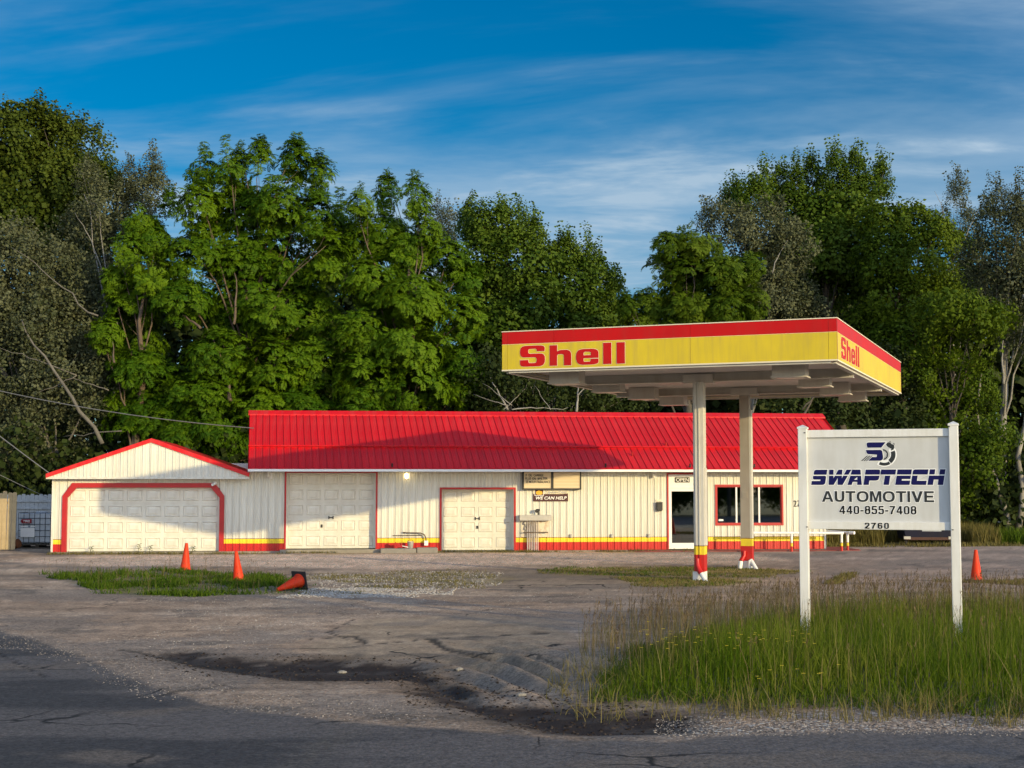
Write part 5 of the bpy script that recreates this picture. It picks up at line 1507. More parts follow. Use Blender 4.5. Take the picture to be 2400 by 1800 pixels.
    for c, a, cz in cent:
        loc_ = c - base
        t = min(max((loc_.z / T1.z) * 0.62, 0.12), 0.92); i = int(t * 9)
        s = tp[i]
        rr = trunk_r * 0.30 * (1 - 0.5 * t)
        path = limb_path(s, loc_ + Vector((0, 0, cz * 0.3)), r, 0.10, 6, 0.04)
        trk.tube(path, [rr * (1 - 0.8 * k / 6) for k in range(7)], 6)
        for _ in range(1):
            e = loc_ + Vector(r.normal(0, 0.45, 3)) * max(a, 0.6) ; trk.tube(limb_path(path[4], e, r, 0.08, 4), [rr * 0.35, rr * 0.28, rr * 0.2, rr * 0.14, rr * 0.08], 5)
    for (x0, y0, x1, y1, w) in bare:                 # limbs seen bare in front of the leaves
        a_, b_ = W(x0, y0, Y - 2.3) - base, W(x1, y1, Y - 1.8) - base
        w *= 0.62
        trk.tube(limb_path(a_, b_, r, 0.13, 9), [w * (1 - 0.7 * k / 9) for k in range(10)], 6)
    trk.build('trunk', barkm, root, smooth=True, auto=False)
    return root


# far left
tree('cottonwood_tree', 'tall dark olive cottonwood at the far left', 'cotton', M_LCOT, M_BARKD, 68, 60,
     [(15, 330, 55, 60), (80, 320, 52, 62), (128, 345, 45, 70), (185, 360, 42, 62), (222, 385, 36, 66), (60, 420, 90, 80), (160, 450, 90, 70), (20, 520, 80, 70), (110, 540, 110, 70), (240, 470, 48, 60), (-50, 430, 70, 110)],
     0.4, 1.0, 1.25, 0.4, 3)
tree('silver_poplar_tree', 'thin pale grey poplar with white limbs right of the dark cottonwood', 'poplar', M_LPOP, M_BARKW, 65, 300,
     [(303, 430, 24, 46), (355, 400, 26, 44), (350, 470, 44, 60), (300, 500, 50, 60), (235, 500, 50, 60), (205, 430, 30, 44), (200, 560, 70, 60), (290, 590, 70, 60), (340, 560, 40, 50), (250, 680, 80, 70), (180, 660, 60, 60)],
     0.20, 0.75, 1.05, 0.5, 4, bare=((250, 760, 190, 460, 0.07), (240, 640, 175, 500, 0.05), (260, 700, 215, 470, 0.05)), gap=0.30)
tree('grey_poplar_tree', 'dull grey brown poplar with long bare limbs at the left edge', 'poplar', M_LPOP, M_BARKG, 60, 235,
     [(30, 620, 90, 80), (120, 650, 80, 70), (20, 750, 90, 70), (110, 770, 100, 70), (200, 780, 70, 80), (40, 870, 100, 60), (150, 890, 90, 60), (230, 900, 50, 60), (60, 960, 90, 60), (-60, 700, 80, 130), (10, 1040, 70, 60), (120, 1020, 80, 50), (60, 1100, 60, 40)],
     0.24, 0.95, 1.05, 0.3, 5, bare=((240, 1040, 60, 750, 0.15), (230, 740, 20, 580, 0.06), (180, 880, -20, 815, 0.05), (255, 915, 130, 870, 0.045), (180, 880, 60, 940, 0.04), (285, 1010, 150, 1025, 0.05)), lean_top=-22.4)
# the bright walnuts
tree('walnut_tree', 'tallest bright green walnut with four plumes above the long roof', 'pinnate', M_LWALN, M_BARKT, 60, 548,
     [(477, 395, 40, 58), (527, 385, 44, 62), (562, 400, 36, 60), (612, 380, 40, 60), (694, 385, 46, 66), (748, 410, 38, 55), (402, 478, 30, 38), (470, 490, 62, 70), (560, 490, 70, 70), (650, 480, 70, 70), (735, 500, 60, 70), (450, 600, 80, 60), (560, 610, 80, 60),
      (680, 610, 80, 70), (770, 600, 55, 70), (430, 700, 80, 50, -1.5), (520, 740, 70, 60, 1.0), (640, 730, 90, 60, -1.2), (745, 730, 70, 70), (795, 500, 40, 56), (800, 570, 54, 60), (845, 550, 44, 54), (690, 900, 60, 60), (520, 830, 90, 60, -1.8), (640, 850, 90, 60, -1.5), (740, 850, 80, 60), (470, 930, 90, 55, -1.8), (600, 950, 90, 50, -1.6), (720, 950, 80, 45, -1.5), (590, 560, 130, 130, 1.5), (620, 700, 150, 120, 1.5), (610, 880, 150, 100, 1.5)],
     0.30, 0.62, 0.72, 0.75, 6, bare=((470, 770, 430, 735, 0.10), (540, 940, 530, 870, 0.16), (548, 760, 545, 640, 0.10)))
tree('walnut_tree', 'left bright green walnut hanging over the garage gable', 'pinnate', M_LWALN, M_BARKT, 59, 330,
     [(325, 525, 36, 44), (360, 560, 40, 50), (300, 590, 50, 45), (355, 640, 55, 50), (275, 655, 40, 36), (310, 720, 65, 45), (290, 850, 40, 40), (330, 870, 70, 50), (400, 900, 60, 50), (290, 930, 45, 50), (360, 970, 80, 45), (440, 1010, 70, 40), (530, 1040, 60, 30), (520, 1000, 70, 40), (330, 780, 70, 90, 1.2), (350, 960, 110, 80, 1.2), (250, 780, 40, 40)],
     0.24, 0.9, 0.72, 0.6, 7, bare=((268, 850, 262, 800, 0.08),))
tree('walnut_tree', 'right bright green walnut bulging toward the canopy corner', 'pinnate', M_LWALN, M_BARKT, 59, 930,
     [(845, 480, 34, 46), (908, 455, 36, 54), (972, 465, 36, 52), (1003, 535, 36, 56), (900, 550, 60, 60), (960, 590, 70, 60), (1050, 610, 55, 55), (1090, 650, 45, 50), (870, 660, 70, 60, -0.5), (970, 700, 90, 60, -1.5), (1080, 740, 62, 60, -1.0), (860, 780, 80, 60, -1.0),
      (970, 810, 90, 60, -1.8), (1085, 840, 62, 60, -1.2), (860, 890, 80, 60, -1.5), (980, 910, 90, 50, -1.8), (1080, 920, 50, 40, -1.0), (860, 960, 70, 30, -1.4), (950, 660, 110, 110, 1.5), (960, 850, 150, 110, 1.5)],
     0.28, 0.72, 0.72, 0.65, 8)
# behind, middle
tree('poplar_tree', 'thin grey poplar tip rising between the walnut and the maple', 'poplar', M_LPOP, M_BARKW, 72, 1045, [(1028, 520, 16, 46), (1052, 540, 20, 50), (1012, 580, 30, 50), (1050, 620, 40, 60)], 0.12, 0.7, 1.0, 0.6, 9, gap=0.3)
tree('maple_tree', 'mid green maple with spiky top just left of the canopy', 'maple', M_LMAPLE, M_BARKD, 68, 1200,
     [(1098, 530, 22, 46), (1130, 545, 32, 50), (1180, 545, 36, 55), (1218, 535, 24, 46), (1250, 570, 26, 50), (1130, 620, 60, 60), (1210, 630, 70, 60), (1270, 640, 40, 60), (1150, 710, 70, 50), (1240, 720, 66, 50), (1180, 790, 80, 50), (1270, 800, 60, 50), (1120, 760, 50, 60), (1120, 860, 60, 60)],
     0.3, 1.1, 1.15, 0.9, 10)
tree('maple_tree', 'smaller green maple behind the canopy left end', 'maple', M_LMAPLE, M_BARKD, 70, 1370,
     [(1325, 605, 30, 44), (1375, 605, 26, 40), (1330, 665, 50, 50), (1400, 670, 46, 46), (1440, 700, 26, 36), (1350, 730, 60, 40), (1420, 745, 40, 34), (1370, 800, 70, 50)],
     0.25, 1.1, 1.1, 0.8, 11)
# right
tree('locust_tree', 'dark green drooping tree directly above the canopy front', 'pinnate', M_LWALN2, M_BARKD, 60, 1610,
     [(1562, 575, 34, 34), (1625, 565, 44, 44), (1692, 555, 36, 40), (1545, 640, 44, 44), (1610, 640, 60, 50), (1690, 640, 60, 44), (1755, 625, 36, 34), (1530, 715, 50, 44), (1620, 720, 60, 50), (1710, 720, 62, 50), (1775, 705, 34, 40), (1468, 715, 24, 30), (1490, 755, 40, 24), (1580, 780, 80, 40), (1700, 790, 80, 40), (1640, 680, 110, 90, 1.5)],
     0.26, 0.95, 0.72, 0.6, 12)
tree('silver_poplar_tree', 'round silvery poplar behind the dark drooping tree', 'poplar', M_LPOP, M_BARKW, 66, 1800,
     [(1655, 515, 16, 30), (1690, 520, 40, 40), (1800, 550, 60, 60), (1850, 600, 50, 60), (1770, 640, 70, 60), (1840, 690, 66, 60), (1790, 740, 80, 50), (1880, 760, 60, 50), (1730, 560, 50, 50)],
     0.2, 0.95, 1.05, 0.4, 13, bare=((1810, 640, 1850, 560, 0.05),), gap=0.35)
tree('maple_tree', 'tall maple with many upright spires right of centre', 'maple', M_LMAPLE, M_BARKD, 70, 1960,
     [(1725, 470, 30, 36), (1770, 480, 36, 46), (1790, 440, 18, 40), (1828, 440, 20, 44), (1866, 440, 20, 44), (1902, 430, 24, 50), (1958, 415, 26, 52), (2004, 415, 24, 52), (2065, 430, 20, 50), (2040, 480, 34, 46), (1850, 510, 56, 50), (1930, 510, 60, 60), (2000, 520, 56, 56), (1960, 600, 80, 60), (1880, 610, 60, 60), (1950, 690, 80, 60), (2040, 640, 60, 60)],
     0.32, 1.1, 1.15, 1.0, 14)
tree('elm_tree', 'olive green dome shaped elm right of the spired maple', 'elm', M_LOLIVE, M_BARKD, 66, 2130,
     [(2080, 530, 56, 44), (2145, 535, 50, 44), (2195, 565, 44, 46), (2245, 600, 40, 44), (2070, 610, 60, 50), (2150, 620, 70, 50), (2220, 670, 60, 50), (2090, 700, 70, 50), (2170, 720, 70, 50), (2030, 780, 60, 50), (2110, 800, 70, 50), (2000, 850, 50, 50)],
     0.28, 1.1, 1.15, 0.5, 15)
tree('poplar_tree', 'narrow grey poplar spire between the elm and the right edge', 'poplar', M_LPOP, M_BARKW, 68, 2250,
     [(2246, 440, 16, 36), (2240, 490, 28, 40), (2262, 540, 36, 44), (2215, 520, 24, 34), (2275, 600, 44, 50)], 0.14, 0.75, 1.0, 0.7, 16, bare=((2215, 520, 2190, 450, 0.03), (2262, 560, 2300, 470, 0.03)), gap=0.3)
tree('grey_poplar_tree', 'tall white trunked poplar at the right edge', 'poplar', M_LPOP, M_BARKW, 60, 2372,
     [(2335, 470, 26, 36), (2385, 470, 24, 44), (2330, 530, 40, 44), (2390, 550, 40, 60), (2440, 520, 50, 90), (2340, 610, 56, 50), (2400, 650, 50, 60), (2330, 690, 60, 50), (2300, 620, 40, 50), (2400, 760, 50, 50), (2450, 700, 60, 120)],
     0.24, 0.9, 1.05, 0.4, 17, bare=((2385, 1250, 2372, 700, 0.22), (2365, 1240, 2290, 950, 0.20), (2290, 950, 2300, 880, 0.13), (2352, 900, 2352, 800, 0.09)), gap=0.38)
tree('hanging_maple_tree', 'sunlit yellow green boughs right of the canopy end', 'elm', M_LOLIVE, M_BARKD, 58, 2235,
     [(2180, 745, 44, 34), (2235, 730, 60, 34), (2290, 750, 56, 36), (2340, 740, 44, 28), (2190, 810, 50, 36), (2250, 815, 56, 40), (2150, 880, 40, 50), (2210, 900, 50, 50), (2290, 900, 44, 60), (2260, 990, 56, 60), (2200, 1000, 50, 60), (2290, 1080, 50, 60), (2270, 1160, 50, 50), (2330, 1010, 40, 70)],
     0.2, 0.8, 1.05, 0.2, 18)
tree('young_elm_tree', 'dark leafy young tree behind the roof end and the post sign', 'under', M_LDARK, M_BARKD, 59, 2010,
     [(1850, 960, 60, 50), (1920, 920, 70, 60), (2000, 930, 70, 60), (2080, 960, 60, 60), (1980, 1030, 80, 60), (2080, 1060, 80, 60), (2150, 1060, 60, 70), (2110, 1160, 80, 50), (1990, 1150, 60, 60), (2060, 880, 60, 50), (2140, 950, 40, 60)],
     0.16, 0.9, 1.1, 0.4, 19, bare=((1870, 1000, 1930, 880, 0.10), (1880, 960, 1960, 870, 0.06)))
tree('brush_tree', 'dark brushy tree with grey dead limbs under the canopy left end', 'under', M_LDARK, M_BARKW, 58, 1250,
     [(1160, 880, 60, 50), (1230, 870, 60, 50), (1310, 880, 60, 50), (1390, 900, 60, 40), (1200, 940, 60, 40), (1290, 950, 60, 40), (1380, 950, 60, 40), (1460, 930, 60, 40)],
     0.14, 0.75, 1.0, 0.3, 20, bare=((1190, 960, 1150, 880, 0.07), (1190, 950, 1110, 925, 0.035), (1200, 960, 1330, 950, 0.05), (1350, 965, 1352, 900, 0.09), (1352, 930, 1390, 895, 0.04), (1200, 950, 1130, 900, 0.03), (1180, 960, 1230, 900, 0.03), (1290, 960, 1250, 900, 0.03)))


# the wood behind: one dark mass that closes the gaps between the trunks
def mass(name, label, n, xr, yr, ztop, kind, leafm, size, seed, up=0.4):
    r = np.random.default_rng(seed)
    x = r.uniform(*xr, n); y = r.uniform(*yr, n)
    zt = np.array([ztop(a) for a in x]); z = zt * r.random(n) ** 0.8
    A = np.c_[r.normal(0, 0.6, n), r.normal(-0.4, 0.5, n), np.full(n, up)]
    V, Cc = place_sprays(np.c_[x, y, z], A, size * r.uniform(0.7, 1.3, n), kind, r)
    o = link(name, quads_mesh(name, V, len(V) // 4, leafm, {'tint': Cc}))
    return tag(o, label, None, None, 'stuff')


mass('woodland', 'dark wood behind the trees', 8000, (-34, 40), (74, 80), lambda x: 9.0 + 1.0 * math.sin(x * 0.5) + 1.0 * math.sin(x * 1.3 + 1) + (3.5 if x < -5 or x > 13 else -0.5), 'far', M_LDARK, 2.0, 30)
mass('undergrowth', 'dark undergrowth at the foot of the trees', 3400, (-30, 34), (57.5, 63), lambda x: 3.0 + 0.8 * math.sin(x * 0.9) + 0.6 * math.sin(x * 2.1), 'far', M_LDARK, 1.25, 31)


# ------------------------------------------------------------------ grass
def scatter(poly, n, r, edge=0.0, dens=None):
    P = np.array(poly); lo, hi = P.min(0), P.max(0)
    out = np.zeros((0, 2))
    while len(out) < n:
        p = r.uniform(lo, hi, (n * 2, 2))
        d = sdist(p[:, 0], p[:, 1], poly) + edge * (fbm(p[:, 0] * 1.3, p[:, 1] * 1.3, 77) - 0.5)
        p = p[d > 0]
        if dens is not None: p = p[r.random(len(p)) < dens(p[:, 0], p[:, 1])]
        if len(p) == 0: break
        out = np.r_[out, p]
    return out[:n]


def blades(name, label, pts, h, w, leafm, r, bend=0.35, tint=None, top=None, curl=1.0):
    n = len(pts)
    h = np.broadcast_to(h, n) * 1.0; x, y = pts[:, 0], pts[:, 1]; z = ground_z(x, y) - 0.01
    a = r.random(n) * 2 * np.pi; fa = r.random(n) * np.pi
    be = np.abs(r.normal(0, bend, n)) * h
    dx, dy = np.cos(a) * be, np.sin(a) * be
    wx, wy = np.cos(fa) * w, np.sin(fa) * w
    V = np.zeros((n, 7, 3))
    for k, (t, ww) in enumerate(((0, 1.0), (0.42, 0.85), (0.76, 0.55))):
        cx, cy, cz_ = x + dx * t ** 1.8 * curl, y + dy * t ** 1.8 * curl, z + h * (t - 0.22 * (t ** 2) * be / h)
        V[:, 2 * k] = np.c_[cx - wx * ww, cy - wy * ww, cz_]; V[:, 2 * k + 1] = np.c_[cx + wx * ww, cy + wy * ww, cz_]
    V[:, 6] = np.c_[x + dx * curl, y + dy * curl, z + h * (1 - 0.22 * be / h)]
    b = np.arange(n)[:, None] * 7
    F = (b + np.array([0, 1, 3, 2, 2, 3, 5, 4, 4, 5, 6])).ravel()
    ls = (np.arange(n)[:, None] * 11 + np.array([0, 4, 8])).ravel(); lt = np.tile([4, 4, 3], n)
    if tint is None: tint = r.random(n)
    al = np.tile(np.array([0, 0, 0.25, 0.25, 0.6, 0.6, 1.0]), (n, 1)) * (np.broadcast_to(1.0 if top is None else top, n)[:, None])
    me = np_mesh(name, V.reshape(-1, 3), F, ls, lt, leafm, {'tint': np.repeat(tint, 7), 'along': al.ravel()})
    return tag(link(name, me), label, None, None, 'stuff')


def seedheads(name, label, pts, h, r, leafm, bend=0.16):
    """thin stalks ending in an open seed head"""
    n = len(pts); x, y = pts[:, 0], pts[:, 1]; z = ground_z(x, y)
    a = r.normal(-0.3, 1.2, n); be = np.abs(r.normal(0, bend, n)) * h
    dx, dy = np.cos(a) * be, np.sin(a) * be
    fa = r.random(n) * np.pi
    def at(t): return np.c_[x + dx * t ** 2, y + dy * t ** 2, z + h * (t - 0.15 * t * t)]
    quads = []
    for t0, t1, w0, w1 in ((0, 0.45, .0022, .002), (0.45, 0.84, .002, .0015)):
        p0, p1 = at(t0), at(t1); s = np.c_[np.cos(fa), np.sin(fa), np.zeros(n)]
        quads.append(np.stack([p0 - s * w0, p0 + s * w0, p1 + s * w1, p1 - s * w1], 1))
    for k in range(7):
        t0 = 0.80 + 0.027 * k; p0 = at(t0)
        aa = r.random(n) * 2 * np.pi; L = h * r.uniform(0.05, 0.11, n) * (1 - 0.06 * k)
        d = np.c_[np.cos(aa) * 0.45 + dx, np.sin(aa) * 0.45 + dy, np.full(n, 0.9)]; d /= np.linalg.norm(d, axis=1, keepdims=True)
        s = np.c_[-np.sin(aa), np.cos(aa), np.zeros(n)] * 0.0042
        p1, pm = p0 + d * L[:, None], p0 + d * L[:, None] * 0.55
        quads.append(np.stack([p0, pm + s, p1, pm - s], 1))
    Qd = np.concatenate(quads, 0)
    t = np.tile(r.random(n), len(quads))
    me = quads_mesh(name, Qd.reshape(-1, 3), len(Qd), leafm, {'tint': np.repeat(t, 4)})
    return tag(link(name, me), label, None, None, 'stuff')


rg = np.random.default_rng(44)
tp_ = scatter(G_TALL, 46000, rg, 1.1)
ed_ = sdist(tp_[:, 0], tp_[:, 1], G_TALL)
pn = fbm(tp_[:, 0] * 0.8, tp_[:, 1] * 0.8, 81)
hh = (0.23 + 0.31 * rg.random(len(tp_))) * (0.28 + 0.72 * sstep(0.0, 1.5, ed_)) * (0.75 + 0.6 * pn)
dry = np.clip(rg.random(len(tp_)) * 0.6 + 0.9 * (fbm(tp_[:, 0] * 1.7, tp_[:, 1] * 1.7, 83) - 0.45) + 0.35 * sstep(19, 24, tp_[:, 1]), 0, 1)
hh *= 0.70 + 0.75 * fbm(tp_[:, 0] * 2.6, tp_[:, 1] * 2.6, 84, 3)
blades('tall_grass', 'tall uncut grass round the sign posts', tp_, hh, 0.0044, M_GRASS, rg, 0.46, dry, 0.45 * dry + 0.35 * sstep(19, 24, tp_[:, 1]))
fr_ = scatter(G_TALL, 11000, rg, 1.5, lambda x, y: (sdist(x, y, G_TALL) < 0.9) * 1.0)
blades('grass_fringe', 'short flopping grass along the edge of the tall grass', fr_, 0.06 + 0.15 * rg.random(len(fr_)), 0.006, M_SHORT, rg, 0.7)
st_ = np.r_[scatter(G_TALL, 2400, rg, 0.5), scatter(WISPY, 3000, rg, 1.5)]
blades('straw_stalks', 'tall dry straw stalks among the green grass', st_, (0.40 + 0.40 * rg.random(len(st_))) * (0.6 + 0.4 * sstep(0, 0.8, sdist(st_[:, 0], st_[:, 1], G_TALL))), 0.0032, M_DRYG, rg, 0.22)
dr_ = scatter([(0.2, 14.6), (0.6, 17.5), (1.4, 17.5), (1.6, 14.3), (5, 13.9), (9, 14), (9, 13.1), (5, 13.1), (1.8, 13.5), (0.8, 13.8)], 1900, rg, 0.9, lambda x, y: (0.25 + 0.75 * sstep(1.8, 3.0, x)) * sstep(0.45, 0.62, fbm(x * 2.2, y * 2.2, 93)))
blades('dry_grass', 'dry straw at the road edge of the tall grass', dr_, 0.10 + 0.24 * rg.random(len(dr_)), 0.004, M_DRYG, rg, 0.9)
sp2 = np.r_[scatter(G_TALL, 1200, rg, 0.5, lambda x, y: 0.12 + 0.88 * sstep(16.0, 20, y)), scatter(WISPY, 2100, rg, 1.5)]
seedheads('grass_seed_heads', 'brown seed heads standing above the tall grass', sp2, (0.55 + 0.42 * rg.random(len(sp2))) * (0.75 + 0.25 * sstep(0, 0.7, sdist(sp2[:, 0], sp2[:, 1], G_TALL))), rg, M_SEED)
fl = np.r_[scatter([(1.1, 15.6), (1.5, 17.6), (2.3, 17.2), (2.6, 16.0), (1.8, 15.4)], 34, rg), scatter([(2.2, 16.2), (3.3, 16.6), (3.4, 15.8), (2.4, 15.5)], 26, rg), scatter([(2.4, 14.6), (3.4, 14.8), (3.3, 14.3), (2.4, 14.3)], 9, rg)]
m = MB()
for (x, y) in fl:
    z = float(ground_z(np.array([x]), np.array([y]))[0]) + rg.uniform(0.36, 0.52)
    if y < 15: z -= 0.16
    for k in range(6):
        a = k * math.pi / 3 + rg.random()
        m.poly([(x, y, z), (x + 0.016 * math.cos(a - 0.4), y + 0.016 * math.sin(a - 0.4), z + 0.006), (x + 0.022 * math.cos(a), y + 0.022 * math.sin(a), z + 0.003), (x + 0.016 * math.cos(a + 0.4), y + 0.016 * math.sin(a + 0.4), z + 0.006)])
tag(m.build('wildflowers', M_FLOW), 'small yellow wildflowers in the left part of the tall grass', kind='stuff')

gl = scatter(G_LEFT, 13000, rg, 1.6, lambda x, y: 0.06 + 0.94 * sstep(0.42, 0.58, fbm(x * 0.9, y * 0.7, 85)))
blades('grass_patch', 'green weedy grass patch under the orange cones', gl, 0.03 + 0.14 * rg.random(len(gl)) ** 1.6, 0.011, M_SHORT, rg, 0.65, np.clip(rg.random(len(gl)) * 0.7, 0, 1))
gls = scatter(G_LEFT, 260, rg, 0.5)
seedheads('weed_stalks', 'thin weed stalks in the green patch', gls, 0.25 + 0.3 * rg.random(len(gls)), rg, M_SEED)
gm_ = scatter(G_MID, 8000, rg, 2.0, lambda x, y: sstep(0.36, 0.55, fbm(x * 0.8, y * 1.6, 87)))
blades('dry_turf', 'yellowing turf round the canopy columns', gm_, 0.015 + 0.06 * rg.random(len(gm_)), 0.010, M_DRYG, rg, 0.8, np.clip(rg.random(len(gm_)) * 0.8, 0, 1))
gm2 = scatter(G_MID, 2200, rg, 2.0, lambda x, y: sstep(0.45, 0.6, fbm(x * 0.9, y * 1.4, 89)))
blades('turf_weeds', 'green weeds among the yellowing turf', gm2, 0.02 + 0.07 * rg.random(len(gm2)), 0.010, M_SHORT, rg, 0.7)
ss = scatter(SPARSE, 2400, rg, 4.0, lambda x, y: sstep(0.45, 0.6, fbm(x * 1.1, y * 3, 63)))
blades('sparse_weeds', 'sparse weeds in the pale gravel', ss, 0.03 + 0.07 * rg.random(len(ss)), 0.008, M_DRYG, rg, 0.9, np.clip(rg.random(len(ss)) * 0.7, 0, 1))
bs_u = rg.uniform(-14.9, 6.0, 4200); bs_v = -0.14 - np.abs(rg.normal(0, 0.32, 4200))
bx_ = bs_u * math.cos(TH) - bs_v * math.sin(TH); by_ = 47.4 + bs_u * math.sin(TH) + bs_v * math.cos(TH)
kp = fbm(bs_u * 0.6, bs_v, 91) > 0.44
bpts = np.c_[bx_, by_][kp]
blades('wall_foot_weeds', 'low weeds along the foot of the shop wall', bpts, 0.04 + 0.09 * rg.random(len(bpts)), 0.010, M_DRYG, rg, 0.8, np.clip(rg.random(len(bpts)) * 0.6, 0, 1))
for (u, h_, wl_) in ((-12.1, 0.30, 'tallest leafy weed sprouting at the foot of the wide garage door'), (-11.75, 0.24, 'leafy weed just right of the tallest one at the wide garage door'), (-10.4, 0.20, 'small leafy weed by the right end of the wide garage door'), (-13.6, 0.22, 'thin leafy weed by the left end of the wide garage door')):
    p0 = Vector(bpos(u, -0.12, 0.02)); t = thing('leafy_weed', wl_, 'weed', p0, 0, 'weeds at the wide garage door')
    m = MB()
    m.tube([(0, 0, 0), (0.02, 0, h_ * 0.6), (0.05, 0, h_)], 0.006, 5)
    m.build('stem', M_LDARK, t)
    m = MB()
    for k in range(9):
        a = k * 2.4; zz = h_ * (0.3 + 0.08 * k); L = 0.10
        m.poly([(0.03, 0, zz), (0.03 + L * 0.5 * math.cos(a) - 0.025 * math.sin(a), L * 0.5 * math.sin(a) + 0.025 * math.cos(a), zz + 0.03), (0.03 + L * math.cos(a), L * math.sin(a), zz + 0.02), (0.03 + L * 0.5 * math.cos(a) + 0.025 * math.sin(a), L * 0.5 * math.sin(a) - 0.025 * math.cos(a), zz + 0.03)])
    m.build('leaf_cluster', M_SHORT, t)
MEADOW = [(11.0, 51.8), (13.6, 52.1), (13.9, 54.5), (16.6, 54.5), (16.8, 52.0), (18.0, 52.2), (18.4, 57), (10.5, 57)]
me_ = scatter(MEADOW, 11000, rg, 0.6)
blades('meadow_grass', 'tall tan meadow grass beyond the lot', me_, 0.45 + 0.45 * rg.random(len(me_)), 0.012, M_MEAD, rg, 0.25)
vg_ = scatter([(10.8, 51.0), (30, 50.6), (30, 52.4), (10.8, 52.2)], 4200, rg, 1.4, lambda x, y: sstep(0.40, 0.56, fbm(x * 0.9, y * 1.2, 94)))
blades('verge_grass', 'ragged verge between lot and meadow', vg_, 0.08 + 0.14 * rg.random(len(vg_)), 0.012, M_DRYG, rg, 0.6, np.clip(rg.random(len(vg_)) * 0.7, 0, 1))
rw = np.r_[scatter([(9.6, 32.6), (12.5, 33.4), (13.5, 32.2), (12.0, 30.5), (10.5, 31.8)], 2200, rg, 0.9), scatter([(12.2, 34.5), (14.5, 36.5), (15.0, 34.0)], 1200, rg, 0.6), scatter([(6.9, 31.8), (8.2, 35.3), (8.5, 35.2), (7.3, 31.6)], 900, rg, 0.2)]
blades('lot_weeds', 'weeds in the joints of the lot on the right', rw, 0.04 + 0.09 * rg.random(len(rw)), 0.009, M_DRYG, rg, 0.8, np.clip(rg.random(len(rw)) * 0.6, 0, 1))
tl = scatter([(17.6, 53.4), (22, 51.8), (24, 55), (18, 58)], 3800, rg, 0.5)
blades('green_brush', 'dark green weeds below the right hand trees', tl, 0.25 + 0.45 * rg.random(len(tl)), 0.02, M_SHORT, rg, 0.5)


# ------------------------------------------------------------------ loose stones
def stones(name, label, pts, s, r, tint):
    n = len(pts); z = ground_z(pts[:, 0], pts[:, 1])
    base = np.array([[1, 0, 0], [0, 1, 0], [-1, 0, 0], [0, -1, 0], [0, 0, 0.7], [0.7, 0.7, 0.35], [-0.6, -0.7, 0.4]])
    j = 1 + r.uniform(-0.3, 0.3, (n, 7, 1))
    th = r.random(n) * 2 * np.pi; c, sn = np.cos(th), np.sin(th)
    v = base[None] * j * (s[:, None, None] * np.array([1.0, 0.75, 0.75]))
    X = v[:, :, 0] * c[:, None] - v[:, :, 1] * sn[:, None]; Yv = v[:, :, 0] * sn[:, None] + v[:, :, 1] * c[:, None]
    V = np.stack([X + pts[:, 0:1], Yv + pts[:, 1:2], v[:, :, 2] + z[:, None]], -1)
    F = np.array([0, 5, 4, 5, 1, 4, 1, 2, 4, 2, 6, 4, 6, 3, 4, 3, 0, 4, 0, 1, 5, 2, 3, 6])
    FF = (np.arange(n)[:, None] * 7 + F).ravel(); nt_ = n * 8
    me = np_mesh(name, V.reshape(-1, 3), FF, np.arange(nt_) * 3, np.full(nt_, 3), M_STONE, {'tint': np.repeat(tint, 7)})
    return tag(link(name, me), label, None, None, 'stuff')


a1 = scatter(GRAVEL, 5500, rg, 2.0); a2 = scatter(WHITE, 3000, rg, 4.5, lambda x, y: 0.1 + sstep(0.44, 0.60, fbm(x * 1.5, y * 5.5, 61, 6)))
a3 = scatter([(-6, 20.5), (-5, 22.5), (-8, 30), (-3, 30), (1, 30), (3, 27), (1.0, 24), (-1, 24.6), (-3, 23.5), (-3, 19.5), (-4.5, 18.9)], 3600, rg, 0.5)
a4 = scatter([(1.4, 13.75), (3.7, 13.75), (8, 13.5), (8, 12.7), (3.6, 12.75), (1.3, 12.6)], 3600, rg, 0.3)
a5 = scatter([(-7.9, 22.2), (-5, 18.3), (-3, 15.6), (-1.3, 14.6), (-0.6, 13.5), (-1.8, 13.5), (-3.2, 14.3), (-5.2, 17.3), (-8.2, 21.6)], 1800, rg, 0.9)
a6 = scatter(SPARSE, 3000, rg, 1.5)
al_ = np.r_[a1, a2, a3, a4, a5, a6]
sz_ = np.r_[0.010 + 0.016 * rg.random(len(a1)), 0.014 + 0.022 * rg.random(len(a2)), 0.006 + 0.010 * rg.random(len(a3)) ** 2, 0.005 + 0.010 * rg.random(len(a4)) ** 2, 0.005 + 0.010 * rg.random(len(a5)) ** 2, 0.010 + 0.018 * rg.random(len(a6))]
ti_ = np.r_[rg.random(len(a1)) * 0.8, 0.15 + 0.75 * rg.random(len(a2)), rg.random(len(a3)) ** 2, rg.random(len(a4)) ** 1.5 * 0.5, rg.random(len(a5)) ** 2 * 0.45, rg.random(len(a6))]
stones('loose_gravel', 'loose pale gravel over the lot', al_, sz_, rg, ti_)
M_CLOD = leaf_mat('mud_clod', (0.020, 0.014, 0.011), (0.075, 0.058, 0.046), 0.0, 0.9, 0.2)
k1 = np.r_[scatter([(-4.6, 19.2), (-1, 18.3), (-0.5, 16.6), (-1.2, 16.0), (-3.4, 16.5), (-4.9, 18.6)], 900, rg, 0.8), scatter([(-1.4, 17.2), (-0.2, 16.2), (0.7, 15.0), (1.7, 14.0), (1.5, 12.9), (0.2, 12.9), (-0.9, 14.4)], 1500, rg, 0.8)]
st2 = stones('mud_clods', 'dark clods and grit in the muddy potholes', k1, 0.006 + 0.024 * rg.random(len(k1)) ** 3, rg, rg.random(len(k1)) ** 1.5)
st2.data.materials[0] = M_CLOD
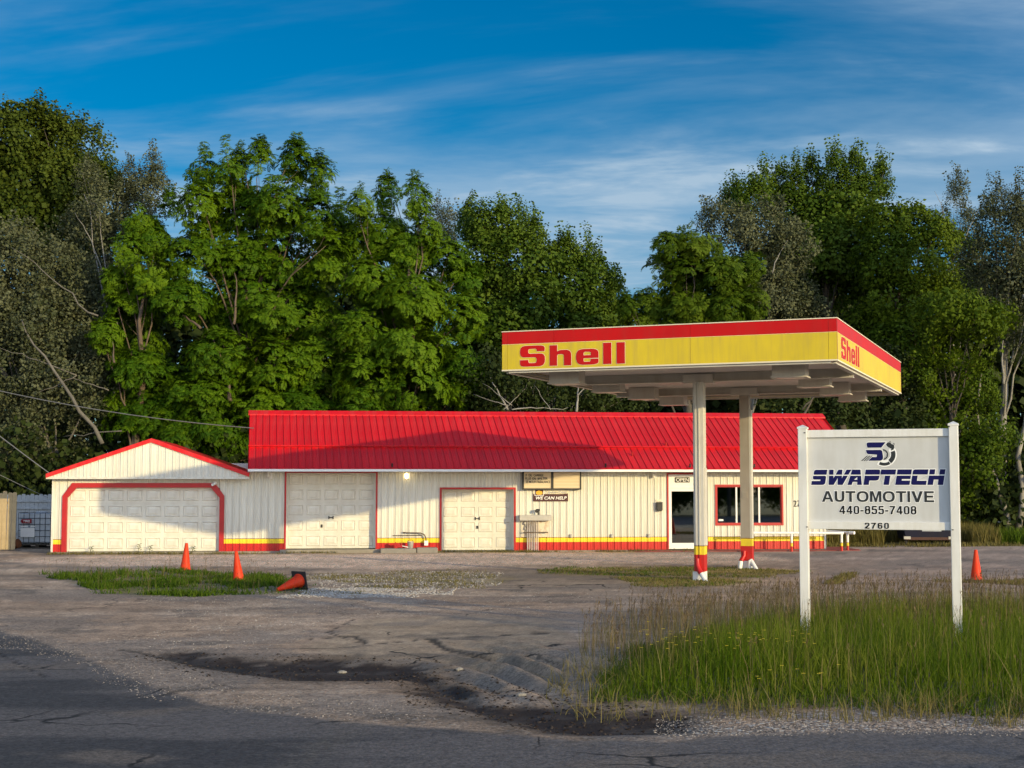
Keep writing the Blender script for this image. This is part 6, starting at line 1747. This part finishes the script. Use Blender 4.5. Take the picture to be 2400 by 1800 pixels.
for (x, y, s, lab) in ((-2.05, 17.35, 0.045, 'flat pale stone lying in the dark mud'), (-0.62, 17.0, 0.035, 'small pale stone at the right end of the mud'), (0.10, 15.0, 0.04, 'pale stone in the rutted corner')):
    m = MB(); m.lathe([(s * 0.7, -0.01), (s, 0.008), (s * 0.8, 0.025), (s * 0.3, 0.034)], 9)
    o = m.build('stone', M_CONC2); o.location = (x, y, float(ground_z(np.array([x]), np.array([y]))[0])); o.scale = (1.4, 0.8, 1); tag(o, lab, 'stone')

# ------------------------------------------------------------------ across the road, behind the camera
def back_tree(label, x, y, h, seed, first=None):
    r = np.random.default_rng(seed)
    root = thing('roadside_tree', label, 'tree', (x, y, 0), 0, 'trees across the road')
    n = 520
    d = r.normal(0, 1, (n, 3)); d /= np.linalg.norm(d, axis=1, keepdims=True)
    p = d * (r.uniform(0.35, 1, n) ** 0.5)[:, None] * np.array([h * 0.42, h * 0.40, h * 0.40]) + np.array([0, 0, h * 0.60])
    V, Cc = place_sprays(p, d + np.array([0, 0, 0.5]), np.full(n, 1.7), 'under', r)
    link('crown', quads_mesh('crown', V, len(V) // 4, M_LMAPLE, {'tint': Cc}), root)
    m = MB(); m.tube([(0, 0, -0.1), (0.1, 0, h * 0.3), (0, 0.1, h * 0.7)], [0.3, 0.22, 0.08], 9); m.build('trunk', M_BARKD, root, smooth=True)
    return root


bt = back_tree('broad roadside tree across the road', 22.0, -14.5, 4.7, 50)
for k, (x, y, s) in enumerate(((27.0, -14.0, 1.04), (31.8, -16.5, 1.08), (37.5, -15.0, 1.05), (43.0, -16.0, 1.15), (17.0, -16.0, 1.0), (49.5, -15.0, 1.1))):
    o = dup(bt, (x, y, 0), k * 1.3 + 0.7, ('roadside tree across the road, left of the utility pole', 'roadside tree across the road, behind the utility pole', 'roadside tree across the road, first right of the utility pole', 'large roadside tree across the road, second right of the pole', 'roadside tree across the road, leftmost of the row', 'large roadside tree across the road, rightmost of the row')[k]); o.scale = (s, s, s)
pl = thing('utility_pole', 'wooden utility pole across the road', 'utility pole', (30.6, -10.3, 0))
m = MB(); m.tube([(0, 0, -0.3), (0, 0, 10.4)], [0.17, 0.12], 12); m.build('pole', M_POLE, pl, smooth=True)
m = MB(); m.box(-1.2, 1.2, -0.05, 0.05, 9.7, 9.82); m.build('crossarm', M_POLE, pl)
#END
